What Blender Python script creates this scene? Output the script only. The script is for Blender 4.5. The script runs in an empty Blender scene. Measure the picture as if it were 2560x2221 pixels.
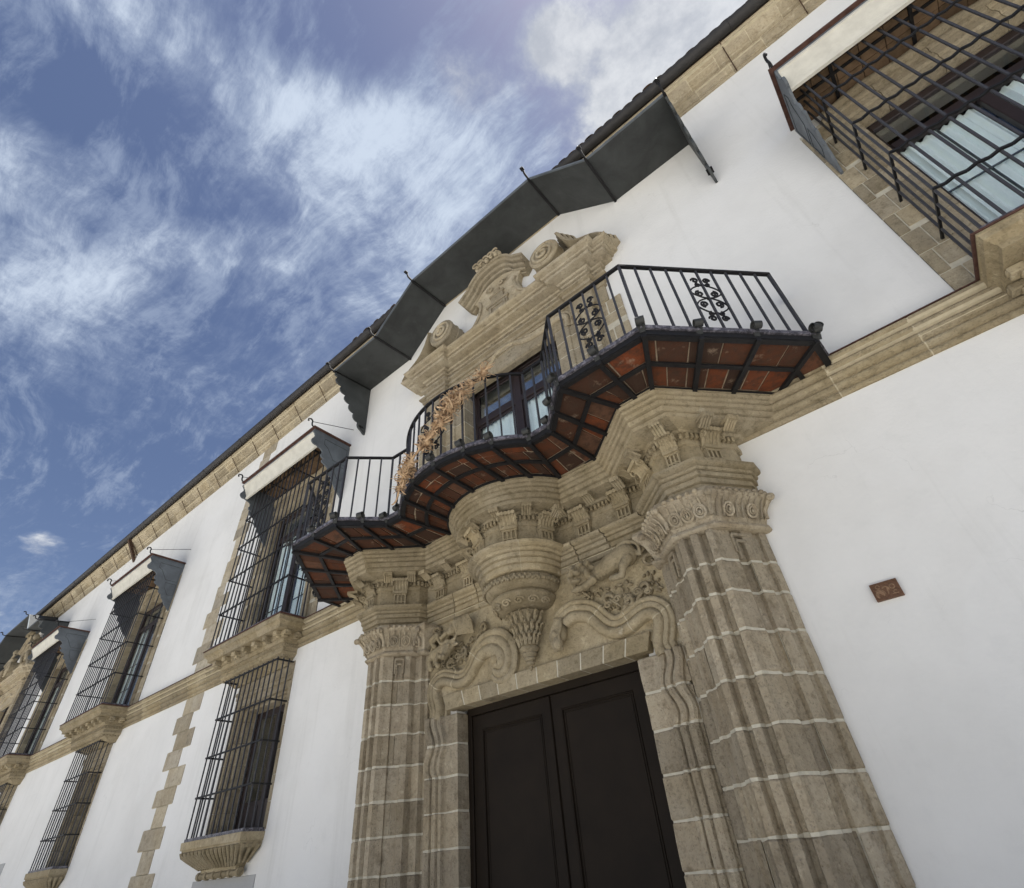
import bpy, bmesh, math, random
from math import sin, cos, pi, radians, sqrt, atan2, hypot
from mathutils import Vector, Matrix, noise

rnd = random.Random(7)
scene = bpy.context.scene
C = scene.collection

# ---------------------------------------------------------------- camera
def set_camera():
    yaw, pitch, roll = radians(-36.393), radians(38.792), radians(-5.4636)
    f = Vector((sin(yaw) * cos(pitch), cos(yaw) * cos(pitch), sin(pitch)))
    r = f.cross(Vector((0, 0, 1))).normalized()
    u = r.cross(f)
    r2 = cos(roll) * r + sin(roll) * u
    u2 = -sin(roll) * r + cos(roll) * u
    m = Matrix((r2, u2, -f)).transposed().to_4x4()
    m.translation = Vector((0, -5, 1.6))
    cd = bpy.data.cameras.new('camera')
    cd.sensor_fit = 'HORIZONTAL'; cd.sensor_width = 36.0; cd.lens = 1303.9 / 2560 * 36
    cd.clip_start = 0.05; cd.clip_end = 3000
    o = bpy.data.objects.new('camera', cd); C.objects.link(o); o.matrix_world = m
    scene.camera = o
set_camera()

# ---------------------------------------------------------------- sun, sky, exposure
SUN_EL, SUN_AZ = radians(75), radians(50)          # azimuth from +Y towards +X: behind the facade, to the right
SKY_STRENGTH, SUN_STRENGTH, EXPOSURE = 0.05, 5.0, 1.17
def set_light():
    d = Vector((sin(SUN_AZ) * cos(SUN_EL), cos(SUN_AZ) * cos(SUN_EL), sin(SUN_EL)))
    ld = bpy.data.lights.new('sun', 'SUN'); ld.energy = SUN_STRENGTH; ld.angle = radians(0.6); ld.color = (1, .97, .93)
    o = bpy.data.objects.new('sun', ld); C.objects.link(o)
    o.rotation_euler = d.to_track_quat('Z', 'Y').to_euler(); o.location = d * 60
    w = bpy.data.worlds.new('World'); scene.world = w; w.use_nodes = True
    nt = w.node_tree; N = nt.nodes; L = nt.links; N.clear()
    def node(t, **k):
        n = N.new(t)
        for a, b in k.items(): setattr(n, a, b)
        return n
    def val(s, v):
        if isinstance(v, (int, float)): s.default_value = v
        else: L.new(v, s)
    def math_(op, a, b=0.0, c=None, clamp=False):
        n = node('ShaderNodeMath', operation=op, use_clamp=clamp); val(n.inputs[0], a); val(n.inputs[1], b)
        if c is not None: val(n.inputs[2], c)
        return n.outputs[0]
    def ramp(v, a, b):
        n = node('ShaderNodeMapRange', interpolation_type='SMOOTHSTEP'); val(n.inputs[0], v); n.inputs[1].default_value = a; n.inputs[2].default_value = b
        return n.outputs[0]
    out = node('ShaderNodeOutputWorld'); bg = node('ShaderNodeBackground'); bg.inputs[1].default_value = SKY_STRENGTH
    L.new(bg.outputs[0], out.inputs[0])
    sky = node('ShaderNodeTexSky', sky_type='NISHITA', sun_disc=False, sun_elevation=SUN_EL, sun_rotation=SUN_AZ)
    sky.air_density = 1.0; sky.dust_density = 0.6; sky.ozone_density = 2.5
    tc = node('ShaderNodeTexCoord'); sp = node('ShaderNodeSeparateXYZ'); L.new(tc.outputs['Generated'], sp.inputs[0])
    X, Y, Z = sp.outputs
    zz = math_('ADD', math_('MAXIMUM', Z, 0.0), 0.10)
    px = math_('DIVIDE', X, zz); py = math_('DIVIDE', Y, zz)
    cb = node('ShaderNodeCombineXYZ'); val(cb.inputs[0], px); val(cb.inputs[1], py)
    def noi(vec, scale, detail, rough, dist=0.0, w=None):
        n = node('ShaderNodeTexNoise'); n.noise_dimensions = '3D'
        L.new(vec, n.inputs['Vector']); n.inputs['Scale'].default_value = scale; n.inputs['Detail'].default_value = detail
        n.inputs['Roughness'].default_value = rough; n.inputs['Distortion'].default_value = dist
        return n
    # a gentle domain warp so that the wisps curl
    wn = noi(cb.outputs[0], 1.3, 4, .55)
    vs = node('ShaderNodeVectorMath', operation='SUBTRACT'); L.new(wn.outputs['Color'], vs.inputs[0]); vs.inputs[1].default_value = (.5, .5, .5)
    vm = node('ShaderNodeVectorMath', operation='SCALE'); L.new(vs.outputs[0], vm.inputs[0]); vm.inputs['Scale'].default_value = .30
    va = node('ShaderNodeVectorMath', operation='ADD'); L.new(cb.outputs[0], va.inputs[0]); L.new(vm.outputs[0], va.inputs[1])
    def aniso(ang, sx, sy):
        mp = node('ShaderNodeMapping'); L.new(va.outputs[0], mp.inputs[0]); mp.inputs['Rotation'].default_value = (0, 0, ang); mp.inputs['Scale'].default_value = (sx, sy, 1)
        return mp.outputs[0]
    soft = noi(cb.outputs[0], 2.2, 10, .60, .15).outputs[0]
    fib = noi(aniso(radians(-62), .8, 3.4), 4.2, 12, .72, .12).outputs[0]
    fib2 = noi(aniso(radians(-12), 1.0, 3.2), 3.4, 12, .68, .10).outputs[0]
    puff = noi(cb.outputs[0], 7.0, 12, .64, .1).outputs[0]
    fine = noi(va.outputs[0], 21.0, 8, .66, .1).outputs[0]
    def blob(cx, cy, rx, ry, ang, amp):
        a = math_('SUBTRACT', px, cx); b = math_('SUBTRACT', py, cy)
        c_, s_ = cos(ang), sin(ang)
        u = math_('DIVIDE', math_('ADD', math_('MULTIPLY', a, c_), math_('MULTIPLY', b, s_)), rx)
        v = math_('DIVIDE', math_('SUBTRACT', math_('MULTIPLY', b, c_), math_('MULTIPLY', a, s_)), ry)
        e = math_('EXPONENT', math_('MULTIPLY', math_('ADD', math_('MULTIPLY', u, u), math_('MULTIPLY', v, v)), -1.0))
        return math_('MULTIPLY', e, amp)
    def total(lst):
        t = lst[0]
        for q in lst[1:]: t = math_('ADD', t, q)
        return t
    bias = total([blob(*b) for b in CLOUD_BIAS])
    wisp = math_('ADD', math_('MULTIPLY', soft, .30), math_('MULTIPLY', fib, .46))
    wisp = math_('ADD', math_('ADD', wisp, math_('MULTIPLY', fine, .24)), bias)
    m1 = math_('MULTIPLY', ramp(wisp, .41, .76), .97)
    m2 = math_('MULTIPLY', ramp(math_('ADD', math_('ADD', math_('MULTIPLY', fib2, .8), math_('MULTIPLY', fine, .2)), math_('MULTIPLY', bias, .35)), .47, .64), .62)
    rg = node('ShaderNodeTexNoise', noise_type='RIDGED_MULTIFRACTAL'); L.new(aniso(radians(-25), 1.0, 2.4), rg.inputs['Vector']); rg.inputs['Scale'].default_value = 3.0; rg.inputs['Detail'].default_value = 9; rg.inputs['Roughness'].default_value = .62; rg.inputs['Lacunarity'].default_value = 2.1
    m4 = math_('MULTIPLY', math_('MULTIPLY', ramp(rg.outputs[0], .40, 1.20), .75), ramp(wisp, .34, .56))
    bank = total([blob(*b) for b in CLOUD_BANK])
    m3 = ramp(math_('ADD', math_('ADD', math_('MULTIPLY', puff, .70), math_('MULTIPLY', fine, .12)), bank), .70, 1.0)
    mask = math_('MAXIMUM', math_('SUBTRACT', 1.0, math_('MULTIPLY', math_('SUBTRACT', 1.0, m1), math_('SUBTRACT', 1.0, m2))), m3)
    mask = math_('MINIMUM', math_('SUBTRACT', 1.0, math_('MULTIPLY', math_('SUBTRACT', 1.0, mask), math_('SUBTRACT', 1.0, m4))), .97)
    def cmix(f, a, b):
        n = node('ShaderNodeMix', data_type='RGBA'); val(n.inputs[0], f)
        for i, c in ((6, a), (7, b)):
            if isinstance(c, tuple): n.inputs[i].default_value = (*c, 1)
            else: L.new(c, n.inputs[i])
        return n.outputs[2]
    # high thin cloud is bluish white, the thicker bank whiter with grey hollows
    thick = cmix(ramp(math_('ADD', math_('MULTIPLY', puff, .6), math_('MULTIPLY', soft, .4)), .40, .60), CLOUD_GREY, CLOUD_WHITE)
    thin = cmix(math_('MAXIMUM', ramp(wisp, .52, .74), math_('MULTIPLY', m4, 1.5)), CLOUD_DARK, CLOUD_LIGHT)
    ccol = cmix(m3, thin, thick)
    tint = node('ShaderNodeMix', data_type='RGBA', blend_type='MULTIPLY'); tint.inputs[0].default_value = 1.0
    L.new(sky.outputs[0], tint.inputs[6]); tint.inputs[7].default_value = (*SKY_TINT, 1)
    L.new(cmix(mask, tint.outputs[2], ccol), bg.inputs[0])
    scene.view_settings.view_transform = 'Standard'; scene.view_settings.look = 'None'
    scene.view_settings.exposure = EXPOSURE; scene.view_settings.gamma = 1.0; scene.view_settings.use_curve_mapping = False
# (centre x, y, radius along, radius across, angle, amount) in the plane of the cloud layer
CLOUD_BIAS = [(-.42, -.10, .55, .075, radians(64), .10), (-.40, .12, .30, .10, radians(65), .07), (-.24, .22, .25, .12, radians(60), .05), (-.55, .22, .5, .3, radians(60), .035), (-.5, .3, .4, .2, radians(60), .04),
              (-.75, -.20, .16, .08, radians(40), .14), (-.92, -.04, .20, .085, radians(30), .23), (-.75, .02, .16, .07, radians(50), .05),
              (-.58, -.13, .17, .07, radians(60), -.26), (-.62, .02, .14, .05, radians(50), -.12), (-.26, .04, .17, .06, radians(40), -.20), (-.80, .14, .22, .12, radians(60), -.12), (-1.6, .2, .6, .35, 0, -.10)]
CLOUD_BANK = [(.045, .385, .19, .20, radians(20), .58), (-.17, .195, .060, .075, 0, .46), (-.05, .24, .05, .05, 0, .38), (.33, .55, .35, .28, 0, .5), (-1.84, .20, .14, .075, 0, .50), (-2.3, .22, .12, .07, 0, .40)]
CLOUD_DARK, CLOUD_LIGHT, CLOUD_GREY, CLOUD_WHITE, SKY_TINT = (3.2, 3.9, 5.3), (5.7, 6.5, 7.7), (4.4, 4.7, 5.3), (7.2, 7.4, 7.7), (.98, .89, .91)
set_light()

# ---------------------------------------------------------------- materials
class NT:
    def __init__(s, name):
        s.m = bpy.data.materials.new(name); s.m.use_nodes = True
        s.t = s.m.node_tree; s.N = s.t.nodes; s.L = s.t.links
        s.b = s.N['Principled BSDF']
        s.tc = s.N.new('ShaderNodeTexCoord')
        s.geo = s.N.new('ShaderNodeNewGeometry')
        s.pos = s.geo.outputs['Position']
    def n(s, t, **k):
        q = s.N.new(t)
        for a, b in k.items(): setattr(q, a, b)
        return q
    def noise(s, scale, detail=5, rough=.55, stretch=None, dist=0):
        q = s.n('ShaderNodeTexNoise'); q.inputs['Scale'].default_value = scale; q.inputs['Detail'].default_value = detail
        q.inputs['Roughness'].default_value = rough; q.inputs['Distortion'].default_value = dist
        if stretch:
            mp = s.n('ShaderNodeMapping'); mp.inputs['Scale'].default_value = stretch; s.L.new(s.pos, mp.inputs[0]); s.L.new(mp.outputs[0], q.inputs['Vector'])
        else: s.L.new(s.pos, q.inputs['Vector'])
        return q.outputs[0]
    def ramp(s, v, stops):
        q = s.n('ShaderNodeValToRGB'); el = q.color_ramp.elements
        while len(el) < len(stops): el.new(.5)
        for e, (p, c) in zip(el, stops): e.position = p; e.color = (*c, 1) if len(c) == 3 else c
        s.L.new(v, q.inputs[0]); return q.outputs[0]
    def mix(s, f, a, b, blend='MIX'):
        q = s.n('ShaderNodeMix', data_type='RGBA', blend_type=blend)
        for i, v in ((0, f), (6, a), (7, b)):
            if isinstance(v, (int, float)): q.inputs[i].default_value = v
            elif isinstance(v, tuple): q.inputs[i].default_value = (*v, 1)
            else: s.L.new(v, q.inputs[i])
        return q.outputs[2]
    def rng(s, v, a, b, c, d):
        q = s.n('ShaderNodeMapRange'); s.L.new(v, q.inputs[0])
        for i, x in enumerate((a, b, c, d)): q.inputs[i + 1].default_value = x
        return q.outputs[0]
    def random(s): return s.n('ShaderNodeObjectInfo').outputs['Random']
    def bump(s, v, dist, strength=1.0, prev=None):
        q = s.n('ShaderNodeBump'); q.inputs['Distance'].default_value = dist; q.inputs['Strength'].default_value = strength
        s.L.new(v, q.inputs['Height'])
        if prev is not None: s.L.new(prev, q.inputs['Normal'])
        s.L.new(q.outputs[0], s.b.inputs['Normal']); return q.outputs[0]
    def fin(s, col, rough=.8, spec=.3, metal=0):
        if isinstance(col, tuple): s.b.inputs['Base Color'].default_value = (*col, 1)
        else: s.L.new(col, s.b.inputs['Base Color'])
        if isinstance(rough, (int, float)): s.b.inputs['Roughness'].default_value = rough
        else: s.L.new(rough, s.b.inputs['Roughness'])
        s.b.inputs['Specular IOR Level'].default_value = spec; s.b.inputs['Metallic'].default_value = metal
        return s.m

def stone_mat(name, dark, mid, light, pit=.004, streak=True, greying=.3):
    t = NT(name)
    # every block gets its own offset into the pattern, its own tone and a slight shift towards grey
    r = t.random()
    off = t.n('ShaderNodeVectorMath', operation='MULTIPLY_ADD'); cb = t.n('ShaderNodeCombineXYZ')
    for i in range(3): t.L.new(r, cb.inputs[i])
    t.L.new(cb.outputs[0], off.inputs[0]); off.inputs[1].default_value = (37, 53, 71); t.L.new(t.pos, off.inputs[2]); t.pos = off.outputs[0]
    big = t.noise(2.2, 7, .62, (1, 1, .6), .3); med = t.noise(9, 7, .68); fine = t.noise(34, 5, .65)
    col = t.ramp(big, [(.28, dark), (.50, mid), (.72, light)])
    grey = tuple(sum(mid) / 3 * k for k in (1.02, .99, .93))
    col = t.mix(t.rng(t.noise(1.1, 4, .5), .40, .62, 0, greying), col, grey)
    col = t.mix(t.rng(med, .30, .47, .75, 0), col, tuple(c * .62 for c in dark))
    col = t.mix(t.rng(med, .57, .72, 0, .7), col, tuple(min(1, c * 1.28) for c in light))
    col = t.mix(t.rng(fine, .52, .70, 0, .55), col, tuple(c * .60 for c in dark))
    lime = t.noise(3.4, 8, .72); col = t.mix(t.rng(lime, .64, .71, 0, .6), col, (.47, .42, .32))
    if streak:
        st = t.noise(8, 5, .6, (1, 1, .12)); col = t.mix(t.rng(st, .56, .76, 0, .30), col, tuple(c * .62 for c in dark))
    vor = t.n('ShaderNodeTexVoronoi'); vor.inputs['Scale'].default_value = 42; t.L.new(t.pos, vor.inputs['Vector'])
    pn = t.rng(vor.outputs['Distance'], .0, .42, 0, 1)
    col = t.mix(t.rng(vor.outputs['Distance'], .05, .22, .5, 0), col, tuple(c * .5 for c in dark))
    v = t.n('ShaderNodeHueSaturation'); t.L.new(col, v.inputs['Color']); t.L.new(t.rng(r, 0, 1, .80, 1.20), v.inputs['Value'])
    b1 = t.bump(pn, pit * 1.2, .8)
    b2 = t.bump(med, pit * 5.0, .9, b1)
    t.bump(fine, pit * 1.6, .9, b2)
    return t.fin(v.outputs[0], .94, .12)

def simple_mat(name, col, rough=.7, spec=.3, var=.15, scale=6, bump=0, metal=0, bscale=40, obj=0.0):
    t = NT(name)
    c = t.mix(t.rng(t.noise(scale, 5, .6), .3, .7, 0, 1), tuple(x * (1 - var) for x in col), tuple(min(1, x * (1 + var)) for x in col))
    if obj:
        v = t.n('ShaderNodeHueSaturation'); t.L.new(c, v.inputs['Color']); t.L.new(t.rng(t.random(), 0, 1, 1 - obj, 1 + obj), v.inputs['Value']); c = v.outputs[0]
    if bump: t.bump(t.noise(bscale, 4, .6), bump)
    return t.fin(c, rough, spec, metal)

def wall_mat():
    t = NT('white_limewash')
    a = t.noise(.7, 6, .6); b = t.noise(5, 6, .65)
    col = t.ramp(a, [(.3, (.675, .665, .63)), (.6, (.75, .74, .705))])
    col = t.mix(t.rng(b, .55, .8, 0, .30), col, (.58, .58, .55))
    st = t.noise(3.2, 5, .62, (1, 1, .07)); col = t.mix(t.rng(st, .56, .80, 0, .40), col, (.47, .46, .42))
    pa = t.noise(.45, 3, .5, None, .6); col = t.mix(t.rng(pa, .50, .53, 0, .12), col, (.82, .82, .80))
    vo = t.n('ShaderNodeTexVoronoi', feature='DISTANCE_TO_EDGE'); vo.inputs['Scale'].default_value = .55; wv = t.n('ShaderNodeVectorMath', operation='MULTIPLY_ADD'); nz = t.n('ShaderNodeTexNoise'); nz.inputs['Scale'].default_value = 2.5; nz.inputs['Detail'].default_value = 6; t.L.new(t.pos, nz.inputs['Vector']); t.L.new(nz.outputs['Color'], wv.inputs[0]); wv.inputs[1].default_value = (.9, .9, .9); t.L.new(t.pos, wv.inputs[2]); t.L.new(wv.outputs[0], vo.inputs['Vector'])
    ck = t.n('ShaderNodeMath', operation='MULTIPLY'); t.L.new(t.rng(vo.outputs['Distance'], .0, .003, .35, 0), ck.inputs[0]); t.L.new(t.rng(t.noise(.8, 3, .5), .55, .62, 0, 1), ck.inputs[1]); col = t.mix(ck.outputs[0], col, (.40, .39, .36))
    b1 = t.bump(t.noise(2.2, 5, .55), .03, .35); b2 = t.bump(t.noise(26, 5, .62), .006, .5, b1); t.bump(t.noise(160, 2, .5), .0015, .6, b2)
    return t.fin(col, .95, .1)

def brick_mat():
    t = NT('terracotta_brick')
    r = t.random()
    col = t.ramp(r, [(0, (.045, .026, .018)), (.3, (.070, .030, .017)), (.62, (.105, .036, .016)), (.85, (.165, .046, .018)), (1, (.105, .062, .040))])
    col = t.mix(t.rng(t.noise(9, 6, .65), .45, .65, 0, .8), col, (.05, .030, .020))
    lime = t.noise(5, 6, .7); col = t.mix(t.rng(lime, .60, .70, 0, .65), col, (.27, .20, .14))
    t.bump(t.noise(45, 5, .65), .006)
    return t.fin(col, .85, .2)

def slate_mat():
    t = NT('slate_edge_tile')
    n = t.noise(22, 6, .7, None, .8)
    col = t.ramp(n, [(.38, (.03, .03, .035)), (.5, (.085, .08, .095)), (.62, (.22, .21, .235))])
    return t.fin(col, .5, .4)

def glass_mat(name, tr=.8):
    t = NT(name)
    t.N.remove(t.b)
    out = t.N['Material Output']
    g = t.n('ShaderNodeBsdfGlossy'); g.inputs['Roughness'].default_value = .02; g.inputs['Color'].default_value = (.9, .95, 1, 1)
    tp = t.n('ShaderNodeBsdfTransparent'); tp.inputs['Color'].default_value = (.95, .97, .97, 1)
    lw = t.n('ShaderNodeLayerWeight'); lw.inputs['Blend'].default_value = .5
    pw = t.n('ShaderNodeMath', operation='POWER'); t.L.new(lw.outputs['Facing'], pw.inputs[0]); pw.inputs[1].default_value = 5
    mx = t.n('ShaderNodeMixShader'); t.L.new(t.rng(pw.outputs[0], 0, 1, 1 - tr, 1), mx.inputs[0]); t.L.new(tp.outputs[0], mx.inputs[1]); t.L.new(g.outputs[0], mx.inputs[2]); t.L.new(mx.outputs[0], out.inputs[0])
    return t.m

def slate_panel(name, col):
    t = NT(name)
    c = t.mix(t.rng(t.noise(2.5, 6, .6, (1, 1, 1), .5), .35, .7, 0, 1), tuple(x * .75 for x in col), tuple(x * 1.25 for x in col))
    c = t.mix(t.rng(t.noise(11, 6, .7), .6, .75, 0, .4), c, tuple(x * 1.9 for x in col))
    t.bump(t.noise(30, 4, .6), .003)
    return t.fin(c, .6, .35)

def palm_mat():
    t = NT('dried_palm')
    c = t.mix(t.rng(t.noise(11, 6, .65), .34, .66, 0, 1), (.26, .155, .085), (.64, .46, .28))
    return t.fin(c, .7, .25)

def tile_mat():
    t = NT('roof_tile')
    c = t.ramp(t.random(), [(0, (.06, .045, .035)), (.5, (.09, .065, .045)), (1, (.12, .075, .05))])
    c = t.mix(t.rng(t.noise(12, 5, .6), .5, .7, 0, .6), c, (.035, .033, .028))
    return t.fin(c, .9, .15)

M = dict(
    wall=wall_mat(),
    shaft=stone_mat('brown_sandstone', (.27, .215, .14), (.355, .295, .202), (.43, .37, .268), .005, True, .16),
    gold=stone_mat('golden_limestone', (.25, .20, .118), (.32, .262, .163), (.385, .325, .218), .004, True, .14),
    trim=stone_mat('trim_limestone', (.275, .222, .14), (.35, .292, .195), (.415, .357, .252), .004, True, .18),
    quoin=stone_mat('quoin_limestone', (.33, .272, .182), (.40, .34, .24), (.46, .405, .30), .003),
    mortar=simple_mat('pale_mortar', (.52, .48, .38), .95, .1, .15, 12, .004),
    joint=simple_mat('lime_joint', (.46, .40, .28), .95, .1, .15, 12, .004),
    iron=simple_mat('wrought_iron', (.0115, .011, .0115), .6, .28, .3, 20, .001),
    ironb=simple_mat('bluish_grey_iron', (.042, .042, .047), .55, .3, .2, 20, .001),
    scroll=simple_mat('weathered_iron_scroll', (.030, .031, .029), .6, .4, .3, 20, .001),
    rust=simple_mat('rusty_iron', (.06, .034, .02), .8, .3, .3, 20, .001),
    slate=slate_panel('dark_slate_sheet', (.040, .043, .042)),
    lead=slate_panel('grey_painted_board', (.105, .118, .130)),
    leadk=slate_panel('dark_grey_board', (.050, .055, .055)),
    cream=simple_mat('cream_plaster_moulding', (.56, .54, .47), .9, .1, .12, 5, .004),
    door=simple_mat('dark_stained_timber', (.0145, .010, .0062), .6, .14, .2, 3, .0006),
    frame=simple_mat('dark_brown_joinery', (.026, .017, .016), .5, .4, .2, 8),
    curtain=simple_mat('pale_curtain', (.80, .86, .85), .9, .1, .05, 6),
    glass=glass_mat('window_glass', .955), glassd=glass_mat('reflecting_glass', .78),
    dark=simple_mat('interior_shade_black', (.012, .012, .014), .9, .1),  # near-black paint in place of the shade inside the house
    brick=brick_mat(), edge=slate_mat(), palm=palm_mat(), tile=tile_mat(),
    gutter=simple_mat('dark_zinc_gutter', (.028, .026, .025), .6, .35, .25, 8),
    redtrim=simple_mat('oxide_red_tile_edge', (.085, .045, .035), .9, .15, .35, 12, .003),
    wood=simple_mat('canopy_soffit_board', (.16, .105, .062), .85, .2, .3, 7, .003, obj=.25),
    plaque=simple_mat('terracotta_plaque', (.135, .072, .042), .7, .25, .35, 60, .002),
    relief=simple_mat('lighter_terracotta_relief', (.26, .165, .10), .7, .25, .35, 60, .002),  # lighter tone than the plaque, so the relief stands out
    panel=simple_mat('grey_plaster_panel', (.40, .40, .39), .95, .1, .06, 3, .002),
    pave=simple_mat('pale_stone_paving', (.47, .46, .435), .9, .15, .12, 3, .003),
)

# ---------------------------------------------------------------- mesh helpers
class MB:
    def __init__(s): s.v = []; s.f = []
    def add(s, vs, fs):
        k = len(s.v); s.v += [tuple(v) for v in vs]; s.f += [tuple(i + k for i in f) for f in fs]; return s
    def box(s, x0, x1, y0, y1, z0, z1):
        return s.add([(x0, y0, z0), (x1, y0, z0), (x1, y1, z0), (x0, y1, z0), (x0, y0, z1), (x1, y0, z1), (x1, y1, z1), (x0, y1, z1)],
                     [(3, 2, 1, 0), (4, 5, 6, 7), (0, 1, 5, 4), (1, 2, 6, 5), (2, 3, 7, 6), (3, 0, 4, 7)])
    def obox(s, c, ax, ay, az, hx, hy, hz):
        c, ax, ay, az = Vector(c), Vector(ax), Vector(ay), Vector(az)
        vs = [c + ax * (hx * i) + ay * (hy * j) + az * (hz * k) for k in (-1, 1) for (i, j) in ((-1, -1), (1, -1), (1, 1), (-1, 1))]
        return s.add(vs, [(3, 2, 1, 0), (4, 5, 6, 7), (0, 1, 5, 4), (1, 2, 6, 5), (2, 3, 7, 6), (3, 0, 4, 7)])
    def bar(s, a, b, w, h, up=(0, 0, 1)):
        a, b = Vector(a), Vector(b); t = b - a; l = t.length
        if l < 1e-6: return s
        t /= l; up = Vector(up)
        if abs(t.dot(up)) > .98: up = Vector((0, 1, 0))
        sd = t.cross(up).normalized(); u = sd.cross(t)
        return s.obox((a + b) / 2, t, sd, u, l / 2, w / 2, h / 2)
    def loft(s, rings, closed=True, cap=True, close_ends=False):
        n = len(rings[0]); vs = [p for r in rings for p in r]; fs = []
        for i in range(len(rings) - 1):
            for j in range(n if closed else n - 1):
                fs.append((i * n + j, i * n + (j + 1) % n, (i + 1) * n + (j + 1) % n, (i + 1) * n + j))
        if cap and closed:
            fs.append(tuple(range(n - 1, -1, -1))); fs.append(tuple((len(rings) - 1) * n + j for j in range(n)))
        return s.add(vs, fs)
    def tube(s, pts, r, n=6, cap=True, taper=None):
        pts = [Vector(p) for p in pts]; rings = []
        t0 = (pts[1] - pts[0]).normalized(); ref = Vector((0, 0, 1)) if abs(t0.z) < .9 else Vector((0, 1, 0))
        nrm = t0.cross(ref).normalized()
        for i, p in enumerate(pts):
            t = (pts[min(i + 1, len(pts) - 1)] - pts[max(i - 1, 0)]).normalized()
            nrm = (nrm - t * nrm.dot(t)); nrm = nrm.normalized() if nrm.length > 1e-6 else t.orthogonal().normalized()
            b = t.cross(nrm); rr = r if taper is None else r * (taper(i / (len(pts) - 1)))
            rings.append([p + nrm * (rr * cos(2 * pi * k / n + pi / n)) + b * (rr * sin(2 * pi * k / n + pi / n)) for k in range(n)])
        return s.loft(rings, True, cap)
    def sweep(s, pts, prof, nrm=(0, -1, 0), closed=True, scale=None):
        """profile (a across, b along nrm) carried along a path lying across nrm"""
        pts = [Vector(p) for p in pts]; nrm = Vector(nrm); rings = []
        for i, p in enumerate(pts):
            t = (pts[min(i + 1, len(pts) - 1)] - pts[max(i - 1, 0)]).normalized()
            sd = t.cross(nrm).normalized(); k = 1 if scale is None else scale(i / (len(pts) - 1))
            rings.append([p + sd * (a * k) + nrm * b for a, b in prof])
        return s.loft(rings, closed, closed)
    def lathe(s, c, prof, a0, a1, n, cap=False):
        rings = []
        for k in range(n + 1):
            a = a0 + (a1 - a0) * k / n
            rings.append([(c[0] + r * sin(a), c[1] - r * cos(a), z) for r, z in prof])
        return s.loft(rings, False, False)
    def ell(s, c, r, seg=10, ring=7, rot=None):
        c = Vector(c); vs = []; fs = []
        for i in range(ring + 1):
            th = pi * i / ring
            for j in range(seg):
                ph = 2 * pi * j / seg
                p = Vector((r[0] * sin(th) * cos(ph), r[1] * sin(th) * sin(ph), r[2] * cos(th)))
                if rot is not None: p = rot @ p
                vs.append(c + p)
        for i in range(ring):
            for j in range(seg): fs.append((i * seg + j, (i + 1) * seg + j, (i + 1) * seg + (j + 1) % seg, i * seg + (j + 1) % seg))
        return s.add(vs, fs)
    def mesh(s, name, mat, smooth=None):
        me = bpy.data.meshes.new(name); me.from_pydata(s.v, [], s.f)
        bm = bmesh.new(); bm.from_mesh(me)
        bmesh.ops.remove_doubles(bm, verts=bm.verts, dist=1e-5)
        bmesh.ops.dissolve_degenerate(bm, edges=bm.edges, dist=1e-5)
        bmesh.ops.recalc_face_normals(bm, faces=bm.faces); bm.to_mesh(me); bm.free()
        me.materials.append(mat)
        if smooth:
            me.shade_smooth(); me.set_sharp_from_angle(angle=radians(smooth))
        return me
    def build(s, name, mat, parent=None, smooth=None, bevel=0, kind=None, label=None):
        return link(name, s.mesh(name, mat, smooth), parent, bevel=bevel, kind=kind, label=label)

def link(name, me, parent=None, loc=None, bevel=0, kind=None, label=None):
    o = bpy.data.objects.new(name, me); C.objects.link(o)
    if loc is not None: o.location = loc
    if parent is not None:
        o.parent = parent
        o.matrix_parent_inverse = Matrix.Translation(-world_loc(parent))
    if bevel:
        b = o.modifiers.new('bevel', 'BEVEL'); b.width = bevel; b.segments = 1; b.limit_method = 'ANGLE'; b.angle_limit = radians(40)
    if kind: o['kind'] = kind
    if label: o['label'] = label
    return o
def world_loc(o):
    """place of an object whose mesh is in world space or that has only been moved"""
    t = Vector(o.location)
    if o.parent is not None: t = world_loc(o.parent) + o.matrix_parent_inverse.translation + t
    return t
def thing(name, label, cat, loc=(0, 0, 0), group=None):
    o = bpy.data.objects.new(name, None); C.objects.link(o); o.location = loc; o.empty_display_size = .2
    o['label'] = label; o['category'] = cat; o['kind'] = 'thing'
    if group: o['group'] = group
    return o
def tag(o, label, cat, group=None):
    o['label'] = label; o['category'] = cat
    if group: o['group'] = group
    return o
def holder(name, parent, loc):                       # a part that only gathers sub-parts
    o = bpy.data.objects.new(name, None); C.objects.link(o); o.location = loc; o.empty_display_size = .1
    o.parent = parent; o.matrix_parent_inverse = Matrix.Translation(-world_loc(parent)); return o

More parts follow.
